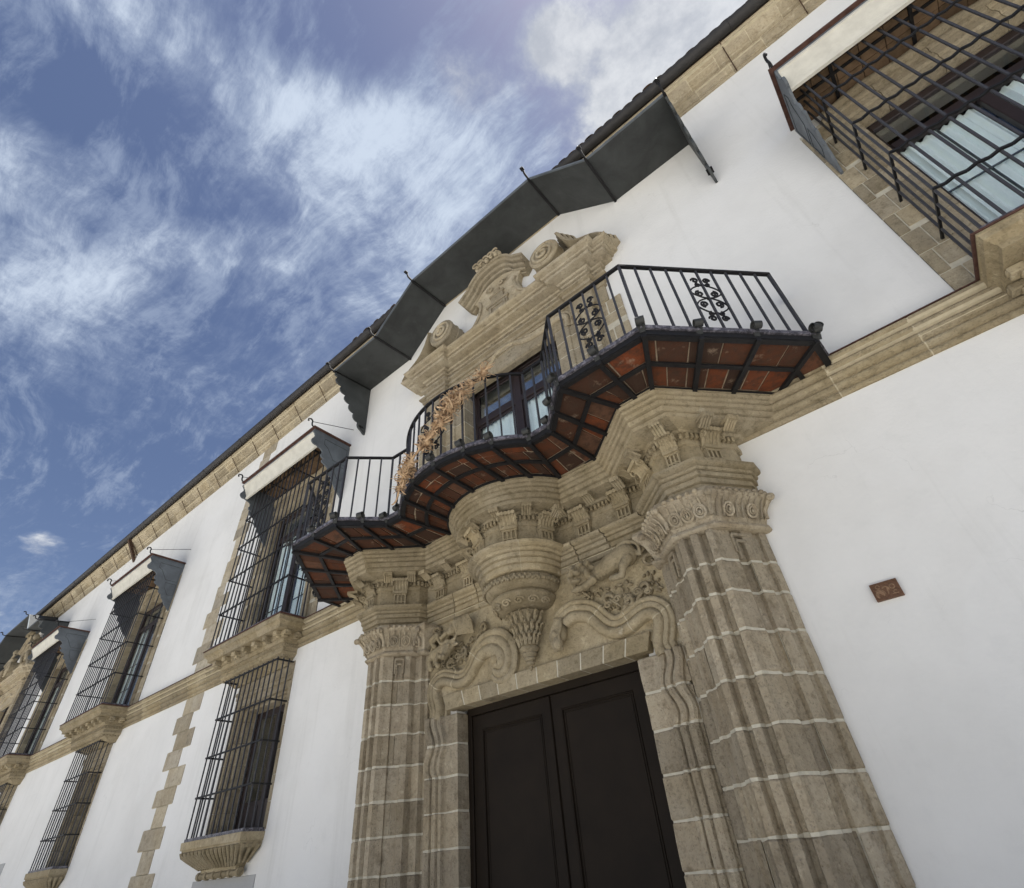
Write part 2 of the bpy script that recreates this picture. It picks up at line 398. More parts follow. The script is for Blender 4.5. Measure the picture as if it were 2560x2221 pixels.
XC = -3.585                                           # axis of the portal
def V(dx, y, z): return Vector((XC + dx, y, z))
def offset(pts, d):
    """move an open polyline sideways; d > 0 towards the street for outlines running from outer to inner edge"""
    out = []; n = len(pts)
    for i, p in enumerate(pts):
        ns = []
        for a, b in ((i - 1, i), (i, i + 1)):
            if a >= 0 and b < n:
                tx, ty = pts[b][0] - pts[a][0], pts[b][1] - pts[a][1]; l = hypot(tx, ty)
                if l > 1e-9: ns.append((-ty / l, tx / l))
        nx = sum(q[0] for q in ns) / len(ns); ny = sum(q[1] for q in ns) / len(ns); l2 = nx * nx + ny * ny
        if l2 < .3: l2 = .3
        out.append((p[0] + nx / l2 * d, p[1] + ny / l2 * d))
    return out
def spline(pts, per=6, closed=False):
    P = [Vector(p) for p in pts]; out = []; n = len(P)
    for i in range(n if closed else n - 1):
        p0 = P[(i - 1) % n] if (closed or i > 0) else P[0]; p1 = P[i]; p2 = P[(i + 1) % n]; p3 = P[(i + 2) % n] if (closed or i + 2 < n) else P[-1]
        for k in range(per):
            t = k / per
            out.append(.5 * ((2 * p1) + (p2 - p0) * t + (2 * p0 - 5 * p1 + 4 * p2 - p3) * t * t + (3 * p1 - p0 - 3 * p2 + p3) * t ** 3))
    if not closed: out.append(P[-1])
    return out
def jit(a): return rnd.uniform(-a, a)
# ---------------------------------------------------------------- ground
g = MB().add([(-400, -400, 0), (400, -400, 0), (400, 400, 0), (-400, 400, 0)], [(0, 1, 2, 3)]).build('ground', M['pave'], kind='structure')

# ---------------------------------------------------------------- the palace
XL, XR, ZT = -44.0, 9.0, 11.60
palace = thing('palace_building', 'long two-storey white plastered palace with stone trim, dark gutter and tiled eaves', 'building', (XC, 0, 0))
# openings (x0, x1, z0, z1) cut through the wall
UPPER = [dict(cx=3.01, d=.65, cc=3.0, ch=1.42), dict(cx=-9.88, d=.54, cc=-9.56, ch=1.41), dict(cx=-17.27, d=.65, cc=-17.20, ch=1.36), dict(cx=-24.26, d=.65, cc=-24.28, ch=1.35)]
LOWER = [dict(cx=-9.72, h=.87, d=.31), dict(cx=-17.30, h=.74, d=.28), dict(cx=-24.35, h=.74, d=.28)]
XC2 = -30.6
HOLES = [(XC - 1.32, XC + 1.32, 0, 3.20), (XC - 1.06, XC + 1.06, 5.25, 8.45), (XC2 - 1.06, XC2 + 1.06, 5.25, 8.45)]
HOLES += [(u['cx'] - 1.05, u['cx'] + 1.05, 5.30, 8.50) for u in UPPER]
HOLES += [(u['cx'] - u['h'] + .02, u['cx'] + u['h'] - .02, 2.27, 4.375) for u in LOWER]
def build_wall():
    xs = sorted({XL, XR} | {x for h in HOLES for x in h[:2]} | {XL + 1.5 * i for i in range(1, 35)})
    zs = sorted({0.0, ZT} | {z for h in HOLES for z in h[2:]} | {1.0, 2.0, 4.6, 6.0, 7.0, 9.3, 10.2, 11})
    m = MB()
    for i in range(len(xs) - 1):
        for k in range(len(zs) - 1):
            cx, cz = (xs[i] + xs[i + 1]) / 2, (zs[k] + zs[k + 1]) / 2
            if any(a < cx < b and c < cz < d for a, b, c, d in HOLES): continue
            m.add([(xs[i], 0, zs[k]), (xs[i + 1], 0, zs[k]), (xs[i + 1], 0, zs[k + 1]), (xs[i], 0, zs[k + 1])], [(0, 1, 2, 3)])
    for a, b, c, d in HOLES:                       # reveals
        m.add([(a, 0, c), (b, 0, c), (b, 0, d), (a, 0, d), (a, .6, c), (b, .6, c), (b, .6, d), (a, .6, d)], [(0, 1, 5, 4), (1, 2, 6, 5), (2, 3, 7, 6), (3, 0, 4, 7)])
    m.build('wall', M['wall'], palace)
    d = MB()
    for a, b, c, e in HOLES:                       # near-black box behind every opening, its colour standing in for interior shade
        d.add([(a - .5, .62, max(0, c - .3)), (b + .5, .62, max(0, c - .3)), (b + .5, .62, e + .3), (a - .5, .62, e + .3), (a - .5, 3, max(0, c - .3)), (b + .5, 3, max(0, c - .3)), (b + .5, 3, e + .3), (a - .5, 3, e + .3)],
              [(0, 1, 5, 4), (1, 2, 6, 5), (2, 3, 7, 6), (3, 0, 4, 7), (4, 5, 6, 7)])
    d.build('unlit_room_box', M['dark'], palace)
    # end walls, back wall and the roof slab closing the house: unseen, added to block light from behind
    b = MB(); b.box(XL, XR, 9.7, 10, 0, ZT); b.box(XL - .3, XL, 0, 10, 0, ZT); b.box(XR, XR + .3, 0, 10, 0, ZT)
    b.build('unseen_rear_wall', M['wall'], palace)
build_wall()

# string course between the storeys: moulded stones with pale lime joints
SC = [(.02, 4.865), (-.020, 4.868), (-.034, 4.885), (-.038, 4.905), (-.030, 4.925), (-.014, 4.935), (-.040, 4.95), (-.060, 4.975), (-.063, 4.995), (-.052, 5.015), (-.030, 5.025), (-.066, 5.045), (-.088, 5.07), (-.090, 5.09), (-.078, 5.11), (-.056, 5.118), (-.098, 5.135), (-.116, 5.155), (-.118, 5.18), (-.104, 5.20), (-.086, 5.208), (-.130, 5.225), (-.146, 5.245), (-.148, 5.275), (.02, 5.285)]
def extr_x(prof, x0, x1, m=None):
    m = m or MB(); return m.loft([[(x0, y, z) for y, z in prof], [(x1, y, z) for y, z in prof]])
def moulding_run(name, piece, parent, prof, spans, step, mat, jm, gap=.014, redtop=None):
    core = [(y + .004 if y < 0 else y, z + (.003 if k < len(prof) // 2 else -.003)) for k, (y, z) in enumerate(prof)]
    m = MB()
    for a, b in spans: extr_x(core, a + .004, b - .004, m)
    h = m.build(name, jm, parent)
    cache = {}
    for a, b in spans:
        n = max(1, round((b - a) / step)); w = (b - a) / n; e = [a] + [a + w * (i + rnd.uniform(-.16, .16)) for i in range(1, n)] + [b]
        for i in range(n):
            L = round(e[i + 1] - e[i] - gap, 2)
            if L not in cache:
                mm = MB(); mm.loft([[(x, y + (0 if y > 0 else .002 * q), z) for y, z in prof] for x, q in ((-L / 2, 1), (-L / 2 + .01, 0), (L / 2 - .01, 0), (L / 2, 1))])
                cache[L] = mm.mesh(piece, mat)
            link(piece, cache[L], h, loc=((e[i] + e[i + 1]) / 2, jit(.0015), jit(.002)))
    return h
sills = sorted([(u['cx'] - 1.0, u['cx'] + 1.0) for u in UPPER] + [(XC - 2.86, XC + 2.86), (XC2 - 2.86, XC2 + 2.86)])
spans = []; x = XL
for a, b in sills: spans.append((x, a)); x = b
spans.append((x, XR))
for sp_ in spans: moulding_run('string_course', 'stone', palace, SC, [sp_], 1.05, M['gold'], M['joint'])
# thin red tile weathering on top of it
for a, b in spans: MB().box(a, b, -.152, .01, 5.2855, 5.296).build('weathering_tile', M['redtrim'], palace)

# eaves cornice in two courses
EC1 = [(.02, 11.40), (-.018, 11.402), (-.026, 11.44), (-.055, 11.445), (-.060, 11.475), (-.048, 11.485), (-.080, 11.52), (-.100, 11.56), (-.125, 11.572), (-.128, 11.586), (.02, 11.588)]
EC2 = [(.02, 11.588), (-.115, 11.590), (-.118, 11.615), (-.165, 11.625), (-.185, 11.645), (-.178, 11.662), (-.205, 11.675), (-.265, 11.715), (-.30, 11.775), (-.345, 11.785), (-.352, 11.81), (-.340, 11.822), (-.362, 11.83), (-.365, 11.865), (.02, 11.87)]
moulding_run('eaves_cornice', 'cornice_stone', palace, EC1, [(XL, XR)], .62, M['trim'], M['joint'], .012)
moulding_run('eaves_cornice', 'cornice_stone', palace, EC2, [(XL, XR)], .50, M['trim'], M['joint'], .012)

# roof with a row of barrel tiles at the eaves
roof = MB().add([(XL - .5, -.40, 11.90), (XR + .5, -.40, 11.90), (XR + .5, 5, 13.6), (XL - .5, 5, 13.6), (XR + .5, 10.3, 11.9), (XL - .5, 10.3, 11.9)], [(0, 1, 2, 3), (3, 2, 4, 5)]).build('roof', M['tile'], palace)
def tile_mesh():
    m = MB(); rings = []
    for (y, z, s) in ((-.56, 11.985, 1), (-.1, 12.14, .92), (.4, 12.31, .85)):
        rings.append([(.098 * s * cos(a), y, z + .075 * s * sin(a)) for a in [pi * k / 6 for k in range(7)]] + [(.085 * s * cos(a), y, z + .060 * s * sin(a)) for a in [pi * (6 - k) / 6 for k in range(7)]])
    return m.loft(rings).mesh('roof_tile', M['tile'], 40)
tm = tile_mesh()
x = XL; k = 0
while x < 6.5:
    near = x > -8.0; link('roof_tile', tm, roof, loc=(x + jit(.012), jit(.014) + (.03 if near else .10), jit(.010) - (0 if near else .05))); x += .2045; k += 1

# half-round gutter with collars, and its little V-shaped iron props
def gutter():
    m = MB(); rings = []
    for x in [XL + (XR - XL) * i / 60 for i in range(61)]:
        dz = .012 * noise.noise((x * .35, 0, 0)); o = []
        for k in range(9):
            a = pi + pi * k / 8; o.append((x, -.455 + .105 * cos(a), 11.945 + dz + .105 * sin(a)))
        for k in range(9):
            a = 2 * pi - pi * k / 8; o.append((x, -.455 + .095 * cos(a), 11.948 + dz + .095 * sin(a)))
        rings.append(o)
    g = m.loft(rings).build('gutter', M['gutter'], palace, smooth=50)
    col = MB(); rr = []
    for x in (-.03, .03): rr.append([(x, -.455 + .112 * cos(pi + pi * k / 10), 11.945 + .112 * sin(pi + pi * k / 10)) for k in range(11)] + [(x, -.455 + .10 * cos(2 * pi - pi * k / 10), 11.945 + .10 * sin(2 * pi - pi * k / 10)) for k in range(11)])
    cm = col.loft(rr).mesh('gutter_collar', M['gutter'], 50)
    for i in range(int((XR - XL) / 2.15)): link('gutter_collar', cm, g, loc=(XL + .7 + 2.15 * i, 0, 0))
    pm = MB(); pm.tube([(0, -.40, 11.885), (0, -.02, 11.395)], .0085, 5); pm.tube([(.0, -.385, 11.865), (0, -.012, 11.585)], .0075, 5); pm.tube([(0, -.40, 11.885), (0, -.36, 11.93)], .0085, 5)
    pmm = pm.mesh('gutter_prop', M['rust'], 50)
    xs = [1.62, 2.75] + [-8.5 - 1.09 * i for i in range(0, 26)] + [-.9]
    for x in xs: link('gutter_prop', pmm, g, loc=(x + jit(.04), 0, 0))
    d = MB(); d.bar((-21.08, -.44, 11.90), (-21.08, .02, 11.12), .11, .09); d.bar((-20.98, -.44, 11.90), (-20.98, .02, 11.30), .02, .02); d.bar((-21.18, -.44, 11.90), (-21.18, .02, 11.20), .02, .02)
    d.build('spout', M['rust'], g)
gutter()

# toothed vertical band of quoin stones left of the first window
QL = [(0, .33, -12.95, -12.2), (.33, .65, -13.12, -12.4), (.65, .98, -12.9, -12.15), (.98, 1.30, -13.1, -12.35), (1.30, 1.62, -12.9, -12.2), (1.62, 1.945, -13.10, -12.14), (1.945, 2.29, -12.92, -12.42), (2.29, 2.612, -13.15, -12.24), (2.612, 2.95, -12.87, -12.40), (2.95, 3.235, -13.08, -12.24),
      (3.235, 3.56, -12.79, -12.12), (3.56, 3.885, -13.10, -12.45), (3.885, 4.21, -12.90, -12.15), (4.21, 4.53, -13.13, -12.42), (4.53, 4.86, -12.92, -12.17),
      (5.30, 5.62, -12.95, -12.2), (5.62, 6.0, -13.18, -12.40), (6.0, 6.42, -12.98, -12.2), (6.42, 6.80, -13.19, -12.56), (6.80, 7.10, -13.0, -12.3), (7.10, 7.415, -13.0, -12.62), (7.415, 7.73, -12.90, -12.3), (7.73, 8.04, -12.88, -12.2), (8.04, 8.34, -12.76, -12.45),
      (8.34, 8.65, -12.76, -12.3), (8.65, 8.97, -12.93, -12.2), (8.97, 9.235, -12.91, -12.52), (9.235, 9.57, -12.90, -12.3), (9.57, 9.86, -12.86, -12.2), (9.86, 10.2, -12.7, -12.2), (10.2, 10.5, -12.9, -12.4), (10.5, 10.77, -12.62, -12.09), (10.77, 11.08, -12.62, -12.11), (11.08, 11.40, -12.53, -11.85)]
qhs = []
for lo in (0, 5.2):
    q = MB()
    for a, b, c, d in QL:
        if (a > 5.2) == (lo > 1): q.box(c + .012, d - .012, -.0035, .02, a - .003, b + .003)
    qhs.append(q.build('quoin_band', M['joint'], palace))
for a, b, c, d in QL:
    qh = qhs[a > 5.2]
    j = [jit(.008) for _ in range(4)]
    MB().add([(c + j[0], -.009, a + .008), (d + j[1], -.009, a + .008), (d + j[2], -.009, b - .006), (c + j[3], -.009, b - .006), (c + j[0], .02, a + .008), (d + j[1], .02, a + .008), (d + j[2], .02, b - .006), (c + j[3], .02, b - .006)],
             [(0, 1, 2, 3), (7, 6, 5, 4), (0, 4, 5, 1), (1, 5, 6, 2), (2, 6, 7, 3), (3, 7, 4, 0)]).build('quoin_stone', M['quoin'], qh)

# smooth grey plaster panels low on the wall under the ground-floor windows
for a, b, zt in ((-10.675, -8.856, 1.765), (-18.2, -16.4, 1.765), (-23.2, -21.43, 2.627)):
    MB().box(a, b, -.012, .01, .3, zt).build('plaster_panel', M['panel'], palace, bevel=.004)

# ---------------------------------------------------------------- small terracotta plaque
def plaque():
    o = MB(); x0, x1, z0, z1 = -.252, -.058, 2.996, 3.131
    o.box(x0, x1, -.022, .005, z0, z1)
    p = o.build('terracotta_plaque', M['plaque'], None, bevel=.003)
    tag(p, 'small rectangular reddish terracotta relief plaque on the bare white wall', 'plaque')
    r = MB(); w = .012
    r.box(x0, x1, -.030, -.021, z0, z0 + w); r.box(x0, x1, -.030, -.021, z1 - w, z1); r.box(x0, x0 + w, -.0302, -.021, z0 + w, z1 - w); r.box(x1 - w, x1, -.0302, -.021, z0 + w, z1 - w)
    r.build('border', M['plaque'], p)
    q = MB()
    def arc(cx, cz, r0, a0, a1, th=.0065, n=10): q.tube([(x0 + cx + r0 * cos(a0 + (a1 - a0) * k / n), -.0245, z0 + cz + r0 * sin(a0 + (a1 - a0) * k / n)) for k in range(n + 1)], th, 5)
    arc(.045, .045, .026, -.6, 4.2); arc(.045, .045, .014, -.4, 3.8); arc(.045, .045, .037, -.2, 2.2, .003); arc(.05, .105, .014, 0, 5.6, .004)
    arc(.095, .075, .022, 2.6, -.4, .005); q.tube([(x0 + .108, -.0225, z0 + .085), (x0 + .102, -.0225, z0 + .035)], .005, 5); arc(.145, .085, .017, 0, 6.0, .005); arc(.15, .04, .012, .5, 4.4, .004)
    q.tube([(x0 + .125, -.0225, z0 + .03), (x0 + .17, -.0225, z0 + .028)], .004, 5)
    q.build('relief', M['relief'], p, smooth=50)
plaque()
# ---------------------------------------------------------------- the stone portal
portal = thing('stone_portal', 'carved baroque sandstone doorway with angled fluted pilasters under the balcony', 'portal', (XC, 0, 0))
ZC = [0, .33, .65, .97, 1.29, 1.61, 1.94, 2.26, 2.60, 2.935, 3.265, 3.545, 3.86]
SH = [(2.76, .03), (2.76, -.045), (2.722, -.10), (2.69, -.082), (2.665, -.115), (2.672, -.165), (2.605, -.262), (2.565, -.238), (2.525, -.296), (2.535, -.365), (2.465, -.465),
      (2.435, -.535), (2.375, -.535), (2.352, -.478), (2.318, -.474), (2.30, -.545), (2.235, -.558), (2.212, -.492), (2.186, -.490), (2.165, -.552), (2.105, -.545),
      (2.075, -.490), (2.028, -.443), (2.038, -.412), (1.952, -.326), (1.925, -.338), (1.875, -.288), (1.872, -.195), (1.835, -.18), (1.775, -.18), (1.765, -.118), (1.72, -.11), (1.72, .03)]
def half(sx, pts): return [(XC + sx * a, b) for a, b in pts]
def stone_loft(sx, pts, z0, z1, name, mat, parent, wob=.013, inset=.007, back=.05, smooth=None, fn=None, levels=None):
    """one block: the outline extruded between two joints, with rounded-off joint edges"""
    po = offset(pts, -inset); ph = rnd.uniform(0, 50)
    def ring(P, z, w):
        r = []
        for (a, b), (ua, ub) in zip(P, pts):
            dz = w * noise.noise((ua * 5.1 + ph, ub * 5.1, z)) + .35 * w * noise.noise((ua * 19 + ph, ub * 19, z)); dd = .005 * noise.noise((ua * 9 + ph, z * 4, 7.7)) if w else 0
            if fn: a = fn(a, z)
            r.append((XC + sx * (a + dd), b + dd, z + dz))
        return r + [(XC + sx * P[-1][0], back, z), (XC + sx * P[0][0], back, z)]
    zs = levels or [z0 + .012 + (z1 - z0 - .024) * k / 3 for k in range(4)]
    rings = [ring(po, z0, wob)] + [ring(pts, z, wob * (1 if k in (0, len(zs) - 1) else .3)) for k, z in enumerate(zs)] + [ring(po, z1, wob)]
    return MB().loft(rings).build(name, mat, parent, smooth=smooth)
def cut(pts, k, t):
    """split a polyline inside segment k"""
    a, b = pts[k], pts[k + 1]; m = (a[0] + (b[0] - a[0]) * t, a[1] + (b[1] - a[1]) * t)
    return pts[:k + 1] + [m], [m] + pts[k + 1:]
def shrink_end(pts, d, first):
    i, j = (0, 1) if first else (-1, -2); a, b = pts[i], pts[j]; l = hypot(b[0] - a[0], b[1] - a[1]); t = min(.45, d / l)
    p = list(pts); p[i] = (a[0] + (b[0] - a[0]) * t, a[1] + (b[1] - a[1]) * t); return p

def pilaster(sx):
    core = offset(SH, -.010)
    r = [[(x, y, z) for x, y in half(sx, core)] + [(XC + sx * core[-1][0], .04, z), (XC + sx * core[0][0], .04, z)] for z in (0.0, 3.86)]
    h = MB().loft(r).build('pilaster', M['mortar'], portal)
    for i in range(len(ZC) - 1):
        z0, z1 = ZC[i] + (.0 if i == 0 else .0085), ZC[i + 1] - .0085
        segs = []
        if i == 11: segs = [SH]
        elif i % 2 == 0:
            a, b = cut(SH, 6 if sx > 0 else 8, .3); segs = [shrink_end(a, .006, False), shrink_end(b, .006, True)]
            if sx < 0 or i % 4 == 0:
                c_, d_ = cut(b, len(b) - 10, .45); segs = [segs[0], shrink_end(shrink_end(c_, .006, True), .006, False), shrink_end(d_, .006, True)]
        else:
            a, b = cut(SH, 26, .5); segs = [shrink_end(a, .006, False), shrink_end(b, .006, True)]
        for s in segs: stone_loft(sx, s, z0, z1, 'stone', M['shaft'], h)
    slab = offset(SH, -.0035)
    for zj in ZC[1:-1]:
        MB().loft([[(XC + sx * a, b, z + .010 * noise.noise((a * 7, b * 7, zj))) for a, b in slab] + [(XC + sx * slab[-1][0], .04, z), (XC + sx * slab[0][0], .04, z)] for z in (zj - .0115, zj + .0115)]).build('bed_joint', M['mortar'], h)
    # sunk panel heads in the top course
    for (p, q) in (((2.705, -.075), (2.475, -.455)), ((2.045, -.465), (1.895, -.315))):
        a, b = Vector((XC + sx * p[0], p[1], 0)), Vector((XC + sx * q[0], q[1], 0)); t = (b - a).normalized(); n = Vector((0, 0, 1)).cross(t) * (1 if sx < 0 else -1)
        if n.y > 0: n = -n
        c = (a + b) / 2; L = (b - a).length
        m = MB()
        for w, zz, dp in ((.50, 3.80, .020), (.34, 3.74, .013)):
            m.obox(c + Vector((0, 0, zz)) + n * .006, t, n, (0, 0, 1), L * w / 2, dp, .014)
            for s in (-1, 1): m.obox(c + t * (s * L * w / 2) + Vector((0, 0, zz - .09)) + n * .006, t, n, (0, 0, 1), .012, dp - .002, .089)
        m.build('panel_moulding', M['shaft'], h, bevel=.004)
    return h
for sx in (1, -1): pilaster(sx)

# ---- capitals: a bell with ovals, volutes and a leafy upper rim
CAP = [(2.79, .03), (2.79, -.06), (2.47, -.51), (2.09, -.54), (1.85, -.28), (1.85, -.20), (1.72, -.19), (1.70, .03)]
def resample(pts, step):
    out = []
    for i in range(len(pts) - 1):
        a, b = pts[i], pts[i + 1]; n = max(1, int(hypot(b[0] - a[0], b[1] - a[1]) / step))
        out += [(a[0] + (b[0] - a[0]) * k / n, a[1] + (b[1] - a[1]) * k / n) for k in range(n)]
    return out + [pts[-1]]
def capital(sx):
    lv = [(3.845, .005), (3.852, .03), (3.868, .045), (3.888, .040), (3.898, .018), (3.91, .012), (3.945, .02), (4.00, .045), (4.07, .075), (4.12, .115), (4.15, .15), (4.165, .155), (4.205, .14), (4.21, .07)]
    rings = []
    for z, d in lv:
        o = offset(CAP, d); rings.append([(XC + sx * a, b, z) for a, b in o] + [(XC + sx * o[-1][0], .04, z), (XC + sx * o[0][0], .04, z)])
    h = MB().loft(rings).build('capital', M['shaft'], portal, smooth=35)
    def at(p, q, t, d, z):
        """point along a face of the bell, pushed out by d, with its frame"""
        tx, ty = q[0] - p[0], q[1] - p[1]; l = hypot(tx, ty); nx, ny = -ty / l, tx / l
        return Vector((XC + sx * (p[0] + tx * t + nx * d), p[1] + ty * t + ny * d, z)), Vector((sx * tx / l, ty / l, 0)), Vector((sx * nx, ny, 0))
    def ring(P, tv, nv, ru, rz, th, mb, lean=.35):
        up = (Vector((0, 0, 1)) + nv * lean).normalized()
        mb.tube([P + tv * (ru * cos(a)) + up * (rz * sin(a)) for a in [2 * pi * k / 12 for k in range(13)]], th, 5, cap=False)
    faces = [(CAP[1], CAP[2], (.26, .72)), (CAP[2], CAP[3], (.18, .5, .82)), (CAP[3], CAP[4], (.30, .74)), (CAP[5], CAP[6], (.5,))]
    for p, q, ts in faces:
        for t in ts:
            m = MB(); P, tv, nv = at(p, q, t, .078, 4.01); ring(P, tv, nv, .052, .062, .013, m); ring(P + nv * .004, tv, nv, .027, .036, .008, m)
            m.ell(P - Vector((0, 0, .012)) + nv * .012, (.014, .014, .020), 7, 5); m.build('oval_boss', M['shaft'], h, smooth=60)
        # leaf tongues between the ovals and the curled leaves along the rim
        L = hypot(q[0] - p[0], q[1] - p[1]); n = max(2, int(L / .065)); m = MB()
        for k in range(n):
            t = (k + .5) / n; P, tv, nv = at(p, q, t, .05, 3.945)
            m.tube([P, P + Vector((0, 0, .07)) + nv * .02, P + Vector((0, 0, .14)) + nv * .055, P + Vector((0, 0, .175)) + nv * .10], .011, 5, taper=lambda u: 1 - .5 * u)
            P, tv, nv = at(p, q, t, .155 + jit(.008), 4.178 + jit(.006)); m.ell(P, (.028, .028, .022), 7, 5); m.ell(P + tv * jit(.02) - Vector((0, 0, .025)) - nv * .012, (.017, .017, .02), 6, 4)
        m.build('leaf_rim', M['shaft'], h, smooth=60, kind='stuff')
    for c in (CAP[1], CAP[2], CAP[3], CAP[4]):       # corner volutes
        i = CAP.index(c); o = offset(CAP, .13)[i]; b = offset(CAP, .05)[i]
        P = Vector((XC + sx * o[0], o[1], 4.13)); Bv = Vector((XC + sx * b[0], b[1], 3.95)); n = (P - Bv); n.z = 0; n.normalize()
        m = MB(); pts = [Bv, Bv + n * .015 + Vector((0, 0, .09)), P + n * .01]
        for k in range(10): a = k * .62; r = .042 * (1 - k / 13); pts.append(P + n * (.035 - r * cos(a) + .0) + Vector((0, 0, .02 + r * sin(a) - .03)))
        m.tube(spline(pts, 3), .022, 6, taper=lambda u: 1 - .55 * u); m.ell(P + n * .02, (.038, .038, .036), 8, 6); m.build('volute', M['shaft'], h, smooth=60)
for sx in (1, -1): capital(sx)

# ---- entablature over each pilaster and across the middle
EN = [(2.83, .03), (2.83, -.15), (2.50, -.60), (2.18, -.62), (1.80, -.24), (1.78, -.10), (.42, -.10)]
CR = [(3.45, .03), (3.45, -.02), (2.50, -1.09), (2.10, -1.09), (1.50, -.54), (1.43, -.50), (.75, -.50)]
ARCH = [(4.205, -.02), (4.215, .005), (4.258, .008), (4.262, -.004), (4.272, -.004), (4.278, .026), (4.325, .030), (4.329, .014), (4.339, .014), (4.345, .050), (4.385, .054), (4.389, .034), (4.398, .036), (4.405, .066), (4.425, .078), (4.43, .062), (4.438, .066), (4.45, .100), (4.462, .118), (4.495, .122), (4.50, .10)]
CORN = [(4.49, 0), (4.735, 0), (4.745, .05), (4.79, .06), (4.80, .035), (4.865, .035), (4.872, .15), (4.895, .19), (4.902, .46), (4.915, .70), (4.955, .715), (4.958, .675), (4.970, .675), (4.976, .765), (5.022, .79), (5.026, .75), (5.038, .75), (5.044, .835), (5.078, .86), (5.082, .82), (5.094, .825), (5.10, .90), (5.125, .925), (5.129, .885), (5.140, .89), (5.147, .965), (5.175, .985), (5.178, .955), (5.186, .955), (5.190, 1.0), (5.208, 1.0)]
def lerp2(a, b, t): return (a[0] + (b[0] - a[0]) * t, a[1] + (b[1] - a[1]) * t)
def seg_block(sx, idx, lvl, name, mat, parent, shape, gap=.004, cutx=None, smooth=None):
    """block made of outline vertices idx[0]..idx[-1]; lvl = [(z, polyline)]"""
    rings = []
    for z, P in lvl:
        p = [P[i] for i in idx]
        if cutx: p = [lerp2(p[0], p[-1], cutx[0]), lerp2(p[0], p[-1], cutx[1])]
        rings.append([(XC + sx * a, b, z) for a, b in p] + [(XC + sx * p[-1][0], .05, z), (XC + sx * p[0][0], .05, z)])
    return MB().loft(rings).build(name, mat, parent, smooth=smooth)
def entablature(sx):
    h = holder('entablature', portal, (XC + sx * 2.2, -.3, 4.2))
    arch = [(z, offset(EN, d)) for z, d in ARCH]
    seg_block(sx, range(0, 6), arch, 'architrave_stone', M['gold'], h, None)
    for a, b in ((0.01, .40), (.412, .72), (.732, 1)): seg_block(sx, (5, 6), arch, 'architrave_stone', M['gold'], h, None, cutx=(a, b))
    MB().loft([[(XC + sx * a, b, z) for a, b in ((1.77, -.101), (.5, -.101), (.5, .03), (1.77, .03))] for z in (4.225, 4.40)]).build('joint', M['joint'], h)
    corn = [(z, [lerp2(a, b, t) for a, b in zip(EN, CR)]) for z, t in CORN]
    for idx in ((0, 1, 2), (2, 3), (3, 4, 5), (5, 6)): seg_block(sx, idx, corn, 'cornice_stone', M['gold'], h, None)
    # dentils
    m = MB()
    for i in range(1, 6):
        p, q = offset(EN, .028)[i], offset(EN, .028)[i + 1]; L = hypot(q[0] - p[0], q[1] - p[1]); n = int(L / .052); tx, ty = (q[0] - p[0]) / L, (q[1] - p[1]) / L
        for k in range(n):
            c = lerp2(p, q, (k + .5) / n); m.obox((XC + sx * c[0], c[1], 4.832), (sx * tx, ty, 0), (sx * ty, -tx, 0), (0, 0, 1), .014, .030, .026)
    m.build('dentil_row', M['gold'], h, kind='stuff')
    return h
def console(parent, c, t, n, w=.21):
    """frieze bracket: a pierced block with a fluted scroll above it"""
    c, t, n = Vector(c), Vector(t), Vector(n); up = Vector((0, 0, 1)); m = MB()
    m.obox(c + up * .095 + n * .012, t, n, up, w * .42, .014, .085)
    for k in range(4): m.obox(c + t * ((k - 1.5) * w * .235) + up * .115 + n * .035, t, n, up, w * .045, .020, .048)
    for k in range(4): m.obox(c + t * ((k - 1.5) * w * .235) + up * .035 + n * .035, t, n, up, w * .045, .020, .018)
    m.obox(c + up * .062 + n * .035, t, n, up, w * .40, .018, .010); m.obox(c + up * .168 + n * .033, t, n, up, w * .41, .022, .010)
    m.obox(c + up * .195 + n * .040, t, n, up, w * .47, .040, .018)
    prof = [(.03, .215), (.055, .25), (.075, .29), (.105, .325), (.15, .345), (.185, .335)]
    for k in range(5):
        x = (k - 2) * w * .20; m.tube([c + t * x + n * p[0] + up * p[1] for p in spline([(a, b, 0) for a, b in prof], 3)], w * .115, 6)
    for s in (-1, 1):                                # spiral cheeks
        m.tube([c + t * (s * w * .5) + n * (.125 - .05 * (1 - k / 14) * cos(k * .7)) + up * (.30 + .05 * (1 - k / 14) * sin(k * .7)) for k in range(12)], .012, 5)
    return m.build('console', M['gold'], parent, smooth=40)
def modillion(parent, c, t, n):
    c, t, n = Vector(c), Vector(t), Vector(n); up = Vector((0, 0, 1)); m = MB()
    m.obox(c + up * .0, t, n, up, .058, .075, .016)
    for k in range(4): m.tube([c + t * ((k - 1.5) * .030) + n * a + up * b for a, b in ((-.07, -.075), (-.03, -.055), (.01, -.03), (.05, -.018), (.075, -.025))], .015, 6)
    return m.build('modillion', M['gold'], parent, smooth=40)
